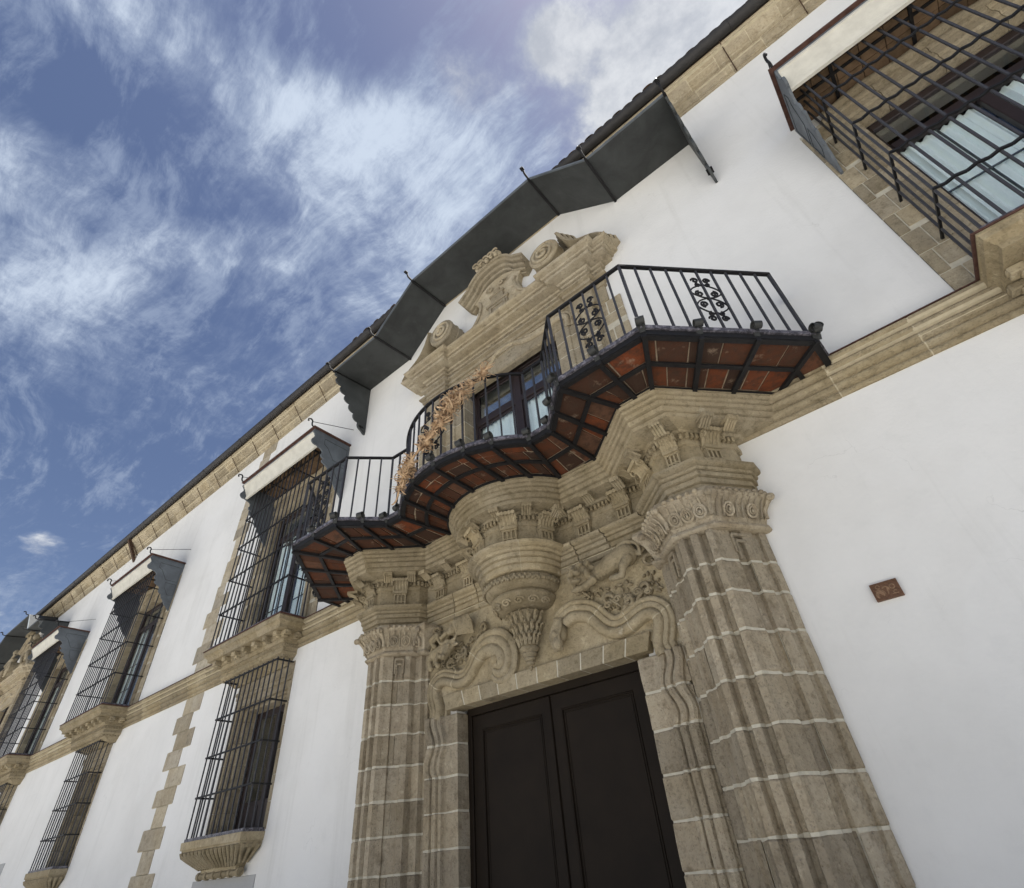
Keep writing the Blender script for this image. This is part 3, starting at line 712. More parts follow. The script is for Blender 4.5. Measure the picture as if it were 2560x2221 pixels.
for sx in (1, -1):
    h = entablature(sx)
    def fr(i, t, off=0.0):
        p, q = EN[i], EN[i + 1]; L = hypot(q[0] - p[0], q[1] - p[1]); tx, ty = (q[0] - p[0]) / L, (q[1] - p[1]) / L; c = lerp2(p, q, t); n = (-ty, tx)
        return Vector((XC + sx * (c[0] + n[0] * off), c[1] + n[1] * off, 4.50)), Vector((sx * tx, ty, 0)), Vector((sx * n[0], n[1], 0))
    for i, t in ((1, .55), (3, .5), (5, .22), (5, .62)): P, tv, nv = fr(i, t); console(h, P, tv, nv)
    P, tv, nv = fr(2, .5); console(h, P, tv, nv, .17)
    for i, ts, off in ((1, (.3, .8), .26), (2, (.5,), .28), (3, (.2, .8), .20), (5, (.15, .45, .75), .25)):
        for t in ts: P, tv, nv = fr(i, t, off); P.z = 4.893; modillion(h, P, tv, nv)

# ---- bulging console under the middle of the balcony
CY = -.18
def half_round(prof, n=28, a=pi * .62): return MB().lathe((XC, CY), prof, -a, a, n)
peana = holder('bowl_corbel', portal, (XC, CY, 4.2))
bow_arch = [(.38, 4.19), (.495, 4.195), (.515, 4.215), (.518, 4.258), (.506, 4.262), (.506, 4.272), (.538, 4.278), (.542, 4.325), (.526, 4.329), (.526, 4.339), (.565, 4.345), (.570, 4.385), (.552, 4.389), (.554, 4.398), (.592, 4.405), (.612, 4.425), (.598, 4.43), (.604, 4.438), (.640, 4.45), (.662, 4.462), (.668, 4.495), (.50, 4.505)]
MB().lathe((XC, CY), bow_arch, -pi * .62, -.42, 12).build('architrave_stone', M['gold'], peana, smooth=25)
MB().lathe((XC, CY), bow_arch, -.405, .62, 14).build('architrave_stone', M['gold'], peana, smooth=25)
MB().lathe((XC, CY), bow_arch, .635, pi * .62, 12).build('architrave_stone', M['gold'], peana, smooth=25)
MB().lathe((XC, CY), [(r - .006, z) for r, z in bow_arch], -pi * .62, pi * .62, 40).build('joint', M['joint'], peana)
def bowring(z, t, a):
    r = .53 + (1.03 - .53) * t; cy = CY * (1 - t); return Vector((XC + r * sin(a), cy - r * cos(a), z))
m = MB(); rings = []
for k in range(41):
    a = -pi * .5 + pi * k / 40; rings.append([bowring(z, t, a * (1 - .12 * t)) for z, t in CORN])
m.loft(rings, False, False).build('bow_cornice', M['gold'], peana, smooth=25)
m = MB()
for k in range(34):
    a = -1.5 + 3.0 * k / 33; P = bowring(4.832, .075, a); n = Vector((sin(a), -cos(a), 0)); m.obox(P, Vector((cos(a), sin(a), 0)), n, (0, 0, 1), .014, .03, .026)
m.build('dentil_row', M['gold'], peana, kind='stuff')
for a in (-1.25, -.45, .45, 1.25): n = Vector((sin(a), -cos(a), 0)); console(peana, bowring(4.50, 0, a), Vector((cos(a), sin(a), 0)), n, .22)
for a in (-1.2, -.72, -.24, .24, .72, 1.2): n = Vector((sin(a), -cos(a), 0)); modillion(peana, bowring(4.893, .52, a), Vector((cos(a), sin(a), 0)), n)
half_round([(.18, 3.868), (.26, 3.872), (.33, 3.90), (.375, 3.945), (.395, 3.99), (.392, 4.01), (.355, 4.018), (.362, 4.035), (.405, 4.045), (.445, 4.075), (.468, 4.115), (.478, 4.16), (.47, 4.18), (.42, 4.192)]).build('bowl', M['gold'], peana, smooth=30)
m = MB()
for k in range(26):                                  # leafy fringe hanging round the bowl
    a = -1.6 + 3.2 * k / 25; n = Vector((sin(a), -cos(a), 0)); P = Vector((XC + .475 * sin(a), CY - .475 * cos(a), 4.165)); t = Vector((cos(a), sin(a), 0))
    for j in range(3): m.ell(P + t * ((j - 1) * .02) + n * (.004 + jit(.006)) - Vector((0, 0, .02 + .022 * (j != 1) + jit(.006))), (.019, .019, .026), 6, 5)
m.build('leaf_fringe', M['gold'], peana, smooth=60, kind='stuff')
for k in range(7):                                   # rosette swirls on the lower bowl
    a = -1.35 + 2.7 * k / 6; n = Vector((sin(a), -cos(a), -.8)).normalized(); t = Vector((cos(a), sin(a), 0)); u = n.cross(t)
    P = Vector((XC + .345 * sin(a), CY - .345 * cos(a), 3.915)); m = MB()
    m.tube([P + n * .012 + t * (.062 * (1 - j / 18) * cos(j * .62)) + u * (.045 * (1 - j / 18) * sin(j * .62)) for j in range(17)], .0125, 5); m.build('swirl', M['gold'], peana, smooth=60)
# leaf cup, collar and turned tip
half_round([(.085, 3.45), (.095, 3.50), (.10, 3.58), (.115, 3.66), (.14, 3.74), (.165, 3.81), (.185, 3.86), (.15, 3.875)], 24, pi * .7).build('leaf_cup', M['gold'], peana, smooth=40)
m = MB()
for ring_ in range(3):
    for k in range(9):
        a = -1.8 + 3.6 * (k + .5 * (ring_ % 2)) / 8.5; z = 3.52 + ring_ * .115; r = .10 + .035 * ring_; n = Vector((sin(a), -cos(a), 0)); P = Vector((XC + r * sin(a), CY - r * cos(a), z)); t = Vector((cos(a), sin(a), 0))
        m.tube([P - Vector((0, 0, .03)), P + n * .022 + Vector((0, 0, .035)), P + n * .04 + Vector((0, 0, .075)), P + n * .065 + Vector((0, 0, .085)), P + n * .07 + Vector((0, 0, .065))], .017, 5)
        m.ell(P + t * .022 + n * .02 + Vector((0, 0, .03)), (.014, .014, .026), 5, 4)
m.build('acanthus', M['gold'], peana, smooth=60, kind='stuff')
MB().lathe((XC, CY), [(.0, 3.235), (.014, 3.24), (.022, 3.262), (.018, 3.28), (.045, 3.295), (.052, 3.315), (.045, 3.327), (.062, 3.338), (.070, 3.36), (.062, 3.372), (.078, 3.384), (.086, 3.408), (.08, 3.42), (.098, 3.434), (.112, 3.455), (.112, 3.472), (.09, 3.48)], -pi, pi, 26).build('turned_tip', M['gold'], peana, smooth=35)

# ---- door surround
JZ = [0, .47, .80, 1.12, 1.45, 1.78, 2.10, 2.435, 2.75, 3.07]
def arcp(cx, cy, r, a0, a1, n): return [(cx + r * cos(radians(a0 + (a1 - a0) * k / n)), cy + r * sin(radians(a0 + (a1 - a0) * k / n))) for k in range(n + 1)]
JB = [(1.715, .03), (1.715, -.105)] + arcp(1.648, -.130, .052, 10, -170 - 20, 5) + [(1.598, -.112)] + arcp(1.545, -.12, .040, 0, -180, 4) + [(1.502, -.105)] + arcp(1.465, -.112, .032, 0, -180, 4) + [(1.428, -.098), (1.415, -.085), (1.225, -.085), (1.225, .10)]
JB = [(a, b) for a, b in JB]
def wig(a, z):
    if not 1.40 < a < 1.712: return a
    k = min(1, max(0, (z - 2.35) / .12)); return a + k * .042 * sin(2 * pi * (z - 2.42) / .47) * (1 - abs(a - 1.55) / .35)
surround = holder('door_surround', portal, (XC, -.1, 1.5))
for sx in (1, -1):
    core = offset(JB, -.006); zs = [0] + [2.3 + .04 * k for k in range(20)]
    MB().loft([[(XC + sx * wig(a, z), b, z) for a, b in core] + [(XC + sx * 1.22, .13, z), (XC + sx * 1.71, .13, z)] for z in zs]).build('joint', M['mortar'], surround)
    for i in range(len(JZ) - 1):
        z0, z1 = JZ[i] + (.0075 if i else 0), JZ[i + 1] - .0075
        lv = None if z1 < 2.3 else [z0 + .012 + (z1 - z0 - .024) * k / 9 for k in range(10)]
        stone_loft(sx, JB, z0, z1, 'jamb_stone', M['shaft'], surround, .006, fn=wig, levels=lv, back=.128)
# flat lintel of wedge stones
m = MB().box(XC - 1.355, XC + 1.355, -.115, .120, 3.114, 3.279).build('lintel', M['mortar'], surround)
e = [-1.41, -1.10, -.83, -.55, -.27, .02, .30, .60, .88, 1.14, 1.41]
for i in range(10):
    a, b = e[i] + .008, e[i + 1] - .008; s0, s1 = .03 * (a / 1.4), .03 * (b / 1.4)
    rings = [[(XC + a - s0, y, 3.11), (XC + b - s1, y, 3.11), (XC + b + s1, y, 3.283), (XC + a + s0, y, 3.283)] for y in (-.12, .125)]
    MB().loft(rings).build('lintel_stone', M['gold'], surround, bevel=.004)
# tympanum field behind the carvings
MB().loft([[(XC + a, y, z) for a, z in ((-1.77, 3.0), (-1.42, 3.0), (-1.42, 3.2), (1.42, 3.2), (1.42, 3.0), (1.77, 3.0), (1.77, 4.22), (-1.77, 4.22))] for y in (-.07, .03)]).build('tympanum', M['gold'], portal)
# S-shaped triple rolls rising to the middle
ROLL = arcp(.052, .0, .046, 0, 180, 5) + arcp(-.022, -.002, .028, 0, 180, 4) + arcp(-.075, -.004, .022, 0, 180, 4)
ROLL = [(a, max(b, 0) + .03) for a, b in ROLL] + [(-.098, -.03), (.098, -.03)]
def roll_path(sx, pts): return [V(sx * a, -.09, z) for a, z in pts]
for sx in (1, -1):
    ear = [(1.57, 3.05), (1.55, 3.14), (1.585, 3.24), (1.615, 3.34), (1.60, 3.43), (1.53, 3.49), (1.43, 3.505), (1.31, 3.47), (1.18, 3.425), (1.06, 3.43), (.97, 3.49), (.90, 3.575), (.82, 3.665), (.70, 3.715), (.56, 3.70), (.455, 3.63), (.405, 3.53), (.42, 3.425), (.50, 3.37), (.585, 3.41)]
    if sx > 0: ear = ear[:14] + [(.58, 3.735), (.47, 3.70), (.43, 3.67)]
    pr = ROLL if sx < 0 else [(-a, b) for a, b in ROLL]
    P = spline(roll_path(sx, ear), 5)
    def bulge(u): return (1.05 + .85 * max(0, min(1, (u - .56) / .2)) - .9 * max(0, (u - .92) / .08)) if sx < 0 else 1.12 + .15 * u
    MB().sweep(P, pr, (0, -1, 0), True, bulge).build('scroll_moulding', M['gold'], surround, smooth=40)
    if sx < 0: MB().ell(V(sx * .545, -.12, 3.49), (.07, .07, .07), 10, 8).build('scroll_eye', M['gold'], surround, smooth=60)
    for u in ((.22, .40, .60) if sx < 0 else (.24, .48, .72)):
        i = int(u * (len(P) - 1)); t = (P[i + 1] - P[i]).normalized(); k = bulge(u) * 1.03
        MB().sweep([P[i] - t * .006, P[i] + t * .006], [(a * k, b + .0025) for a, b in pr]).build('joint', M['joint'], surround, smooth=40)
# ---- carved beasts: each one continuous remeshed body
def fuse(name, mb, mat, parent, vox=.011, smooth=60):
    me = mb.mesh(name + '_raw', mat); o = bpy.data.objects.new(name + '_raw', me); C.objects.link(o)
    r = o.modifiers.new('r', 'REMESH'); r.mode = 'VOXEL'; r.voxel_size = vox
    s = o.modifiers.new('s', 'SMOOTH'); s.iterations = 1; s.factor = .4
    bpy.context.view_layer.update(); dg = bpy.context.evaluated_depsgraph_get()
    me2 = bpy.data.meshes.new_from_object(o.evaluated_get(dg)); bpy.data.objects.remove(o); bpy.data.meshes.remove(me)
    me2.name = name; me2.materials.clear(); me2.materials.append(mat); me2.shade_smooth()
    return link(name, me2, parent)
def limb(m, pts, r, n=10, taper=None):
    """tube with rounded ends"""
    m.tube(pts, r, n, True, taper)
    for p, u in ((pts[0], 0), (pts[-1], 1)): q = r * (taper(u) if taper else 1); m.ell(p, (q, q, q), 9, 7)
def lion():
    m = MB(); q = lambda a, y, z: V(a, y, z)
    hx, hy, hz = .86, -.27, 4.03                                                      # head turned to the street
    m.ell(q(hx, hy, hz), (.092, .085, .10), 14, 10)
    for s in (-1, 1):
        m.ell(q(hx + s * .078, hy + .01, hz + .088), (.030, .022, .034), 8, 6)            # ears
        m.ell(q(hx + s * .045, hy - .070, hz + .052), (.036, .030, .016), 8, 6)           # brows
        m.ell(q(hx + s * .040, hy - .082, hz + .022), (.016, .014, .014), 8, 6)           # eyes
        m.ell(q(hx + s * .036, hy - .108, hz - .034), (.036, .040, .026), 9, 7)           # muzzle halves
        m.ell(q(hx + s * .085, hy - .02, hz - .03), (.032, .05, .05), 8, 6)               # cheeks
    m.tube([q(hx, hy - .07, hz + .04), q(hx, hy - .125, hz - .008)], .020, 8); m.ell(q(hx, hy - .140, hz - .010), (.030, .018, .018), 8, 6)
    m.ell(q(hx, hy - .085, hz - .095), (.050, .042, .018), 9, 7)                          # lower jaw, mouth open
    for k in range(11): t = .35 + k * .56; m.ell(q(hx + .112 * cos(t), hy + .055, hz + .115 * sin(t)), (.030, .040, .034), 7, 6)   # mane
    c0 = q(hx, hy + .05, hz); m.v = [tuple(c0 + (Vector(p) - c0) * 1.22) for p in m.v]
    limb(m, [q(1.04, -.17, 4.02), q(1.18, -.17, 4.06), q(1.34, -.16, 4.11)], .098, 12, lambda u: .95 + .18 * u)
    m.ell(q(1.40, -.18, 4.09), (.125, .115, .125), 12, 9)
    limb(m, [q(1.44, -.24, 4.02), q(1.38, -.28, 3.93), q(1.34, -.25, 3.86), q(1.24, -.29, 3.845)], .050, 9, lambda u: 1.15 - .45 * u)
    limb(m, [q(.97, -.22, 3.97), q(1.02, -.28, 3.91), q(.92, -.30, 3.865), q(.80, -.31, 3.86)], .043, 9, lambda u: 1.15 - .35 * u)
    for k in range(3): m.ell(q(.765 + .0, -.30 - .022 * (k - 1), 3.855), (.030, .014, .020), 6, 5)
    limb(m, spline([q(1.50, -.16, 4.12), q(1.56, -.17, 4.04), q(1.55, -.18, 4.17), q(1.45, -.22, 4.215), q(1.36, -.24, 4.19)], 4), .021, 7)
    for k in range(8): limb(m, [q(.885 + .030 * k, -.285 + .008 * k, 3.935 + .010 * k), q(.90 + .032 * k, -.300 + .010 * k, 3.905 + .010 * k), q(.885 + .034 * k, -.29 + .012 * k, 3.865 + .012 * k)], .0125, 6)
    return fuse('lion_carving', m, M['gold'], portal, .0085, 60)
def bull():
    m = MB(); q = lambda a, y, z: V(a, y, z); cx = -1.24
    limb(m, [q(cx, -.20, 3.82), q(cx + .005, -.255, 3.75), q(cx + .01, -.30, 3.675)], .078, 11, lambda u: 1.05 - .42 * u); m.ell(q(cx + .01, -.335, 3.665), (.050, .036, .038), 9, 7)
    m.tube([q(cx + .01, -.35, 3.66), q(cx + .01, -.385, 3.655)], .026, 9)
    for s in (-1, 1):
        limb(m, [q(cx + s * .05, -.21, 3.865), q(cx + s * .125, -.23, 3.875), q(cx + s * .165, -.24, 3.925), q(cx + s * .16, -.25, 3.975)], .026, 8, lambda u: 1.2 - .75 * u)
        m.ell(q(cx + s * .115, -.21, 3.815), (.058, .024, .024), 8, 6); m.ell(q(cx + s * .052, -.275, 3.785), (.020, .02, .018), 7, 6); m.ell(q(cx + s * .05, -.275, 3.812), (.032, .02, .013), 7, 6)
    m.ell(q(cx, -.24, 3.87), (.055, .04, .03), 8, 6)
    limb(m, [q(-1.33, -.13, 3.83), q(-1.45, -.13, 3.81), q(-1.56, -.12, 3.79)], .095, 11)
    limb(m, [q(-1.58, -.18, 3.80), q(-1.61, -.20, 3.71), q(-1.575, -.20, 3.62)], .038, 8); limb(m, [q(-1.43, -.21, 3.75), q(-1.46, -.23, 3.67), q(-1.41, -.23, 3.61)], .034, 8); limb(m, [q(-1.62, -.14, 3.90), q(-1.655, -.15, 3.80), q(-1.64, -.16, 3.70)], .020, 7)
    return fuse('bull_carving', m, M['gold'], portal, .0085, 60)
def maned_head():
    m = MB(); q = lambda a, y, z: V(a, y, z)
    m.ell(q(-1.02, -.20, 4.03), (.105, .11, .11), 13, 10); m.ell(q(-1.12, -.25, 3.99), (.066, .07, .058), 10, 8); m.ell(q(-1.16, -.27, 3.95), (.04, .045, .026), 8, 6)
    for s in (-1, 1): m.ell(q(-1.10 + s * .03, -.285, 4.04), (.022, .02, .016), 7, 6)
    limb(m, spline([q(-1.15, -.15, 3.98), q(-1.28, -.16, 4.02), q(-1.40, -.14, 3.96), q(-1.52, -.14, 4.03), q(-1.62, -.14, 4.0)], 4), .052, 9)
    limb(m, [q(-1.52, -.17, 4.0), q(-1.57, -.19, 3.93), q(-1.51, -.2, 3.88)], .032, 7); limb(m, [q(-1.30, -.2, 4.0), q(-1.37, -.22, 3.95), q(-1.44, -.2, 3.99)], .030, 7)
    for k in range(9): limb(m, spline([q(-1.09 + .024 * k, -.25 + .004 * k, 4.13), q(-1.045 + .022 * k, -.315 + .014 * k, 4.07), q(-1.03 + .022 * k, -.31 + .016 * k, 3.97), q(-1.04 + .022 * k, -.26 + .014 * k, 3.90)], 3), .0125, 6)
    return fuse('beast_carving', m, M['gold'], portal, .0085, 60)
def drapery_mask():
    m = MB(); q = lambda a, y, z: V(a, y, z)
    m.ell(q(.40, -.13, 3.55), (.085, .085, .12), 12, 9); m.ell(q(.40, -.19, 3.42), (.06, .06, .075), 10, 8); m.ell(q(.385, -.215, 3.52), (.03, .035, .04), 8, 6)
    for k in range(5): limb(m, spline([q(.46 - .012 * k, -.16 - .012 * k, 3.68), q(.47 - .035 * k, -.20, 3.58 - .01 * k), q(.44 - .03 * k, -.215, 3.47), q(.43 - .022 * k, -.17, 3.36)], 3), .017, 6)
    return fuse('mask_carving', m, M['gold'], portal, .0085, 60)
drapery_mask()
lion(); bull(); maned_head()
# foliage and pebbly ground under the beasts
for sx in (1, -1):
    m = MB()
    for k in range(70):
        a = rnd.uniform(.78, 1.66); zz = rnd.uniform(3.56, 3.86) if a > .98 else rnd.uniform(3.80, 3.87); q = rnd.uniform(.5, 1.0)
        m.ell(V(sx * a, -.075 - rnd.uniform(0, .03), zz), (.042 * q, .030, .017 * q), 6, 5, Matrix.Rotation(rnd.uniform(0, 3.1), 3, 'Y'))
    for k in range(5): c = V(sx * (1.05 + .12 * k), -.11, 3.66 + .03 * (k % 2)); m.tube([c + Vector((.05 * (1 - j / 14) * cos(j * .7), -.02, .04 * (1 - j / 14) * sin(j * .7))) for j in range(12)], .012, 5)
    for (a, z, r0, hand) in ((1.62, 3.97, .075, 1), (1.50, 3.70, .065, -1), (1.06, 3.72, .06, 1), (1.30, 3.62, .055, -1), (.72, 3.93, .06, 1), (1.56, 4.12, .05, -1)):
        c = V(sx * a, -.085, z); m.tube([c + Vector((sx * hand * r0 * (1 - j / 20) * cos(j * .55), -.035 * sin(j * .3) - .01, r0 * (1 - j / 20) * sin(j * .55))) for j in range(17)], .024, 6, taper=lambda u: 1.1 - .5 * u)
        for q in range(3): m.tube([c + Vector((sx * hand * .02, -.02, .0)), c + Vector((sx * hand * (.05 + .03 * q), -.05, -.03 - .03 * q)), c + Vector((sx * hand * (.09 + .02 * q), -.03, -.02 - .05 * q))], .016, 5, taper=lambda u: 1.2 - .8 * u)
    m.build('foliage_carving', M['gold'], portal, smooth=60, kind='stuff')

# ---------------------------------------------------------------- the great door
door = thing('entrance_door', 'tall dark brown double door with plain sunk panels inside the stone portal', 'door', (XC, .12, 0))
MB().box(XC - 1.25, XC + 1.25, .135, .20, 0, 3.14).build('door_frame', M['door'], door)
for s in (-1, 1):
    a, b = (XC + .012, XC + 1.16) if s > 0 else (XC - 1.16, XC - .012)
    lf = MB(); lf.box(a, a + .15 if s < 0 else a + .12, .112, .14, 0, 3.02); lf.box((b - .12) if s < 0 else b - .15, b, .112, .14, 0, 3.02); lf.box(a, b, .1115, .14, 2.86, 3.02); lf.box(a, b, .1115, .14, 0, .3)
    lf = lf.build('leaf', M['door'], door, bevel=.006)
    a2, b2 = (a + .15, b - .12) if s < 0 else (a + .12, b - .15)
    MB().box(a2 - .01, b2 + .01, .128, .1345, .29, 2.87).build('panel', M['door'], lf)
    m = MB()
    for w, y in ((0, .106), (.028, .120)):
        th = .014
        m.box(a2 + w, a2 + w + th, y, .13, .3 + w, 2.86 - w); m.box(b2 - w - th, b2 - w, y, .13, .3 + w, 2.86 - w); m.box(a2 + w + th, b2 - w - th, y + .0004, .13, 2.86 - w - th, 2.86 - w)
    m.build('bead', M['door'], lf, bevel=.004)
m = MB(); m.box(XC - 1.23, XC + 1.23, .095, .15, 3.03, 3.115); m.box(XC - 1.23, XC - 1.165, .095, .15, 0, 3.03); m.box(XC + 1.165, XC + 1.23, .095, .15, 0, 3.03); m.build('architrave', M['door'], door, bevel=.006)
# ---------------------------------------------------------------- doorcase with broken pediment on the balcony
def doorcase(xc, name_label, figures=False):
    P = lambda a, y, z: Vector((xc + a, y, z))
    dc = thing('stone_doorcase', name_label, 'doorcase', (xc, 0, 5.3))
    ZJ = [5.30, 5.62, 5.95, 6.28, 6.60, 6.93, 7.25, 7.58, 7.90, 8.20]
    OUT = [(2.20, .02), (2.20, -.03), (1.78, -.03), (1.775, -.17), (1.70, -.175), (1.685, -.14), (1.66, -.14), (1.645, -.18), (1.58, -.18), (1.565, -.145), (1.54, -.145), (1.525, -.18), (1.455, -.175), (1.44, -.09), (1.30, -.09), (1.285, -.115), (1.22, -.115), (1.205, -.075), (1.005, -.075), (1.005, .16)]
    for sx in (1, -1):
        core = offset(OUT, -.005)
        h = MB().loft([[(xc + sx * a, b, z) for a, b in core] + [(xc + sx * 1.02, .18, z), (xc + sx * 2.2, .05, z)] for z in (5.30, 8.20)]).build('jamb', M['mortar'], dc)
        for i in range(len(ZJ) - 1):
            for pts in (OUT[:3], OUT[2:14] if i % 2 else OUT[2:13], OUT[13:] if i % 2 else OUT[12:]):
                z0, z1 = ZJ[i] + .007, ZJ[i + 1] - .007
                if len(pts) == 3: z0 += .11 * (i % 2) * (i < 8); pts = [pts[0], pts[1], (1.95 - .1 * (i % 2) + .01, -.03)]
                pp = shrink_end(pts, .006, False)
                r = [[(xc + sx * (a + .003 * noise.noise((a * 8, z * 5, 1.3))), b, z + .006 * noise.noise((a * 4, b * 4, z))) for a, b in pp] + [(xc + sx * pp[-1][0], .18 if pts[-1] == OUT[-1] else .06, z), (xc + sx * pp[0][0], .06, z)] for z in (z0, z1)]
                MB().loft(r).build('stone', M['trim'], h, bevel=.005)
                if len(pts) == 3:
                    q = (1.95 - .1 * (i % 2) - .006, -.03); MB().box(min(xc + sx * 1.785, xc + sx * q[0]), max(xc + sx * 1.785, xc + sx * q[0]), -.032, .05, z0 - .11 * (i % 2) * (i < 8), z1).build('stone', M['trim'], h, bevel=.005)
    # lintel stones
    e = [-1.30, -.95, -.62, -.30, .02, .34, .66, .98, 1.30]
    for i in range(8): MB().box(xc + e[i] + .006, xc + e[i + 1] - .006, -.078, .165, 8.372, 8.60).build('lintel_stone', M['trim'], dc, bevel=.005)
    MB().box(xc - 1.31, xc + 1.31, -.072, .16, 8.378, 8.62).build('joint', M['joint'], dc)
    # entablature plan: middle, breaking forward over the side pilasters
    PL = [(2.02, .02), (2.02, -.05), (1.84, -.05), (1.83, -.17), (1.40, -.17), (1.39, -.08), (0, -.08)]
    full = PL + [(-a, b) for a, b in PL[-2::-1]]
    def course(lv, nm, cuts, mat=M['trim']):
        rings = []
        for z, d in lv:
            o = offset(full, d); rings.append([(xc + a, b, z) for a, b in o] + [(xc - 2.0, .05, z), (xc + 2.0, .05, z)])
        MB().loft(rings).build(nm, mat, dc)
        m = MB()
        for c in cuts:
            pass
    course([(8.20, -.03), (8.22, .0), (8.56, .0), (8.565, .03), (8.60, .035), (8.605, .02), (8.64, .02), (8.645, .055), (8.69, .06), (8.695, .04), (8.72, .05), (8.735, .105), (8.765, .11), (8.77, .0)], 'architrave', ())
    course([(8.77, .0), (8.93, .0), (8.935, .04), (8.965, .05), (8.968, .03), (8.985, .03), (8.99, .08), (9.02, .10), (9.025, .07), (9.04, .07), (9.05, .17), (9.06, .235), (9.11, .245), (9.115, .215), (9.125, .215), (9.13, .275), (9.155, .29), (9.16, .27), (9.17, .28), (9.19, .345), (9.21, .37), (9.24, .375), (9.25, .30)], 'cornice', ())
    m = MB()
    for k in range(46):                              # carved foliage of the frieze
        a = -1.95 + 3.9 * k / 45; y = -.17 if 1.42 < abs(a) < 1.82 else (-.06 if abs(a) > 1.82 else -.085)
        c = P(a, y - .01, 8.86 + .03 * sin(k * 1.7)); m.tube([c + Vector((.045 * (1 - j / 11) * cos(j * .8 + k), -.012, .055 * (1 - j / 11) * sin(j * .8 + k))) for j in range(9)], .014, 5); m.ell(c + Vector((jit(.03), -.01, jit(.05))), (.022, .02, .018), 6, 4)
    m.build('frieze_carving', M['trim'], dc, smooth=60, kind='stuff')
    # eared moulding under the frieze
    m = MB(); pth = spline([P(a, -.085, z) for a, z in ((-1.30, 8.12), (-1.30, 8.40), (-1.12, 8.50), (-.9, 8.46), (-.6, 8.47), (-.38, 8.54), (-.2, 8.64), (0, 8.66), (.2, 8.64), (.38, 8.54), (.6, 8.47), (.9, 8.46), (1.12, 8.50), (1.30, 8.40), (1.30, 8.12))], 5)
    m.sweep(pth, arcp(.02, 0, .05, 0, 180, 5) + arcp(-.06, 0, .026, 0, 180, 4)); m.build('eared_moulding', M['trim'], dc, smooth=40)
    # raking wings with scroll ends
    for sx in (1, -1):
        wing = [(2.38, 9.30), (2.28, 9.42), (2.16, 9.50), (2.02, 9.57), (1.90, 9.66), (1.80, 9.80), (1.73, 9.95), (1.68, 10.12), (1.62, 10.20), (1.56, 10.17)]
        rake = [(-.13, 0), (-.13, .17), (-.10, .19), (-.10, .14), (-.085, .14), (-.08, .25), (-.045, .28), (-.045, .23), (-.03, .23), (-.025, .34), (.005, .37), (.005, .32), (.018, .32), (.024, .42), (.06, .45), (.085, .46), (.085, 0)]
        pp = [(-a, b) for a, b in rake] if sx < 0 else rake
        path = spline([P(sx * a, 0, z - .03) for a, z in wing], 4)
        MB().sweep(path, [(-a, b) for a, b in pp]).build('raking_cornice', M['trim'], dc, smooth=30)
        # web of stone between the rake, the scroll and the cornice
        poly = [(2.30, 9.25), (2.26, 9.38), (2.02, 9.52), (1.88, 9.63), (1.79, 9.78), (1.70, 9.98), (1.52, 10.02), (1.40, 9.6), (1.02, 9.62), (.95, 9.25)]
        MB().loft([[P(sx * a, y, z) for a, z in poly] for y in (.02, -.15)]).build('wing_web', M['trim'], dc)
        # the scroll: a drum lying across the wall with a spiral face
        c = (sx * 1.27, 9.86); R0 = .295; n = 30
        m = MB(); rings = []
        for y, r in ((.02, R0), (-.36, R0), (-.375, R0 + .012), (-.41, R0 + .012), (-.43, R0 - .005), (-.44, R0 - .03), (-.425, R0 - .045), (-.42, .02)):
            rings.append([P(c[0] + r * cos(2 * pi * k / n), y, c[1] + r * sin(2 * pi * k / n)) for k in range(n)])
        m.loft(rings); m.build('scroll', M['trim'], dc, smooth=35)
        m = MB(); m.tube([P(c[0] + sx * (R0 - .055) * (1 - k / 60) * cos(k * .26 + 1.2), -.425 - .0006 * k, c[1] + (R0 - .055) * (1 - k / 60) * sin(k * .26 + 1.2)) for k in range(54)], .030, 7); m.ell(P(c[0], -.42, c[1]), (.05, .035, .05), 10, 6)
        m.build('spiral', M['trim'], dc, smooth=60)
        m = MB()
        for y in (-.10, -.22): m.tube([P(c[0] + (R0 + .004) * cos(a), y, c[1] + (R0 + .004) * sin(a)) for a in [2 * pi * k / 28 for k in range(29)]], .014, 5)
        m.build('drum_band', M['trim'], dc, smooth=60)
        # horn that joins scroll and rake, and blocks below the drum
        MB().loft([[P(sx * a, y, z) for a, z in ((1.0, 9.60), (1.55, 9.60), (1.60, 9.40), (1.55, 9.23), (.95, 9.23))] for y in (.0, -.24)]).build('pedestal', M['trim'], dc, bevel=.02)
    # central crest
    body = [(0, 9.24), (1.02, 9.24), (.98, 9.50), (.88, 9.60), (.72, 9.68), (.60, 9.80), (.52, 9.98), (.49, 10.18), (.53, 10.32), (.62, 10.42), (.40, 10.58), (.2, 10.68), (0, 10.70)]
    bd = body + [(-a, z) for a, z in body[-2:0:-1]]
    MB().loft([[P(a, y, z) for a, z in bd] for y in (.02, -.14)]).build('crest', M['trim'], dc, bevel=.012)
    edge = [(.95, 9.50), (.84, 9.61), (.69, 9.70), (.57, 9.83), (.50, 9.99), (.465, 10.18), (.50, 10.31)]
    for sx in (1, -1):
        pr = [(-.03, 0), (-.03, .04), (0, .055), (.03, .04), (.03, 0)]
        MB().sweep(spline([P(sx * (a - .045), -.135, z) for a, z in edge], 4), pr).build('edge_roll', M['trim'], dc, smooth=40)
    hood = [(-.76, 10.36), (-.62, 10.47), (-.50, 10.57), (-.40, 10.72), (-.24, 10.84), (0, 10.88), (.24, 10.84), (.40, 10.72), (.50, 10.57), (.62, 10.47), (.76, 10.36)]
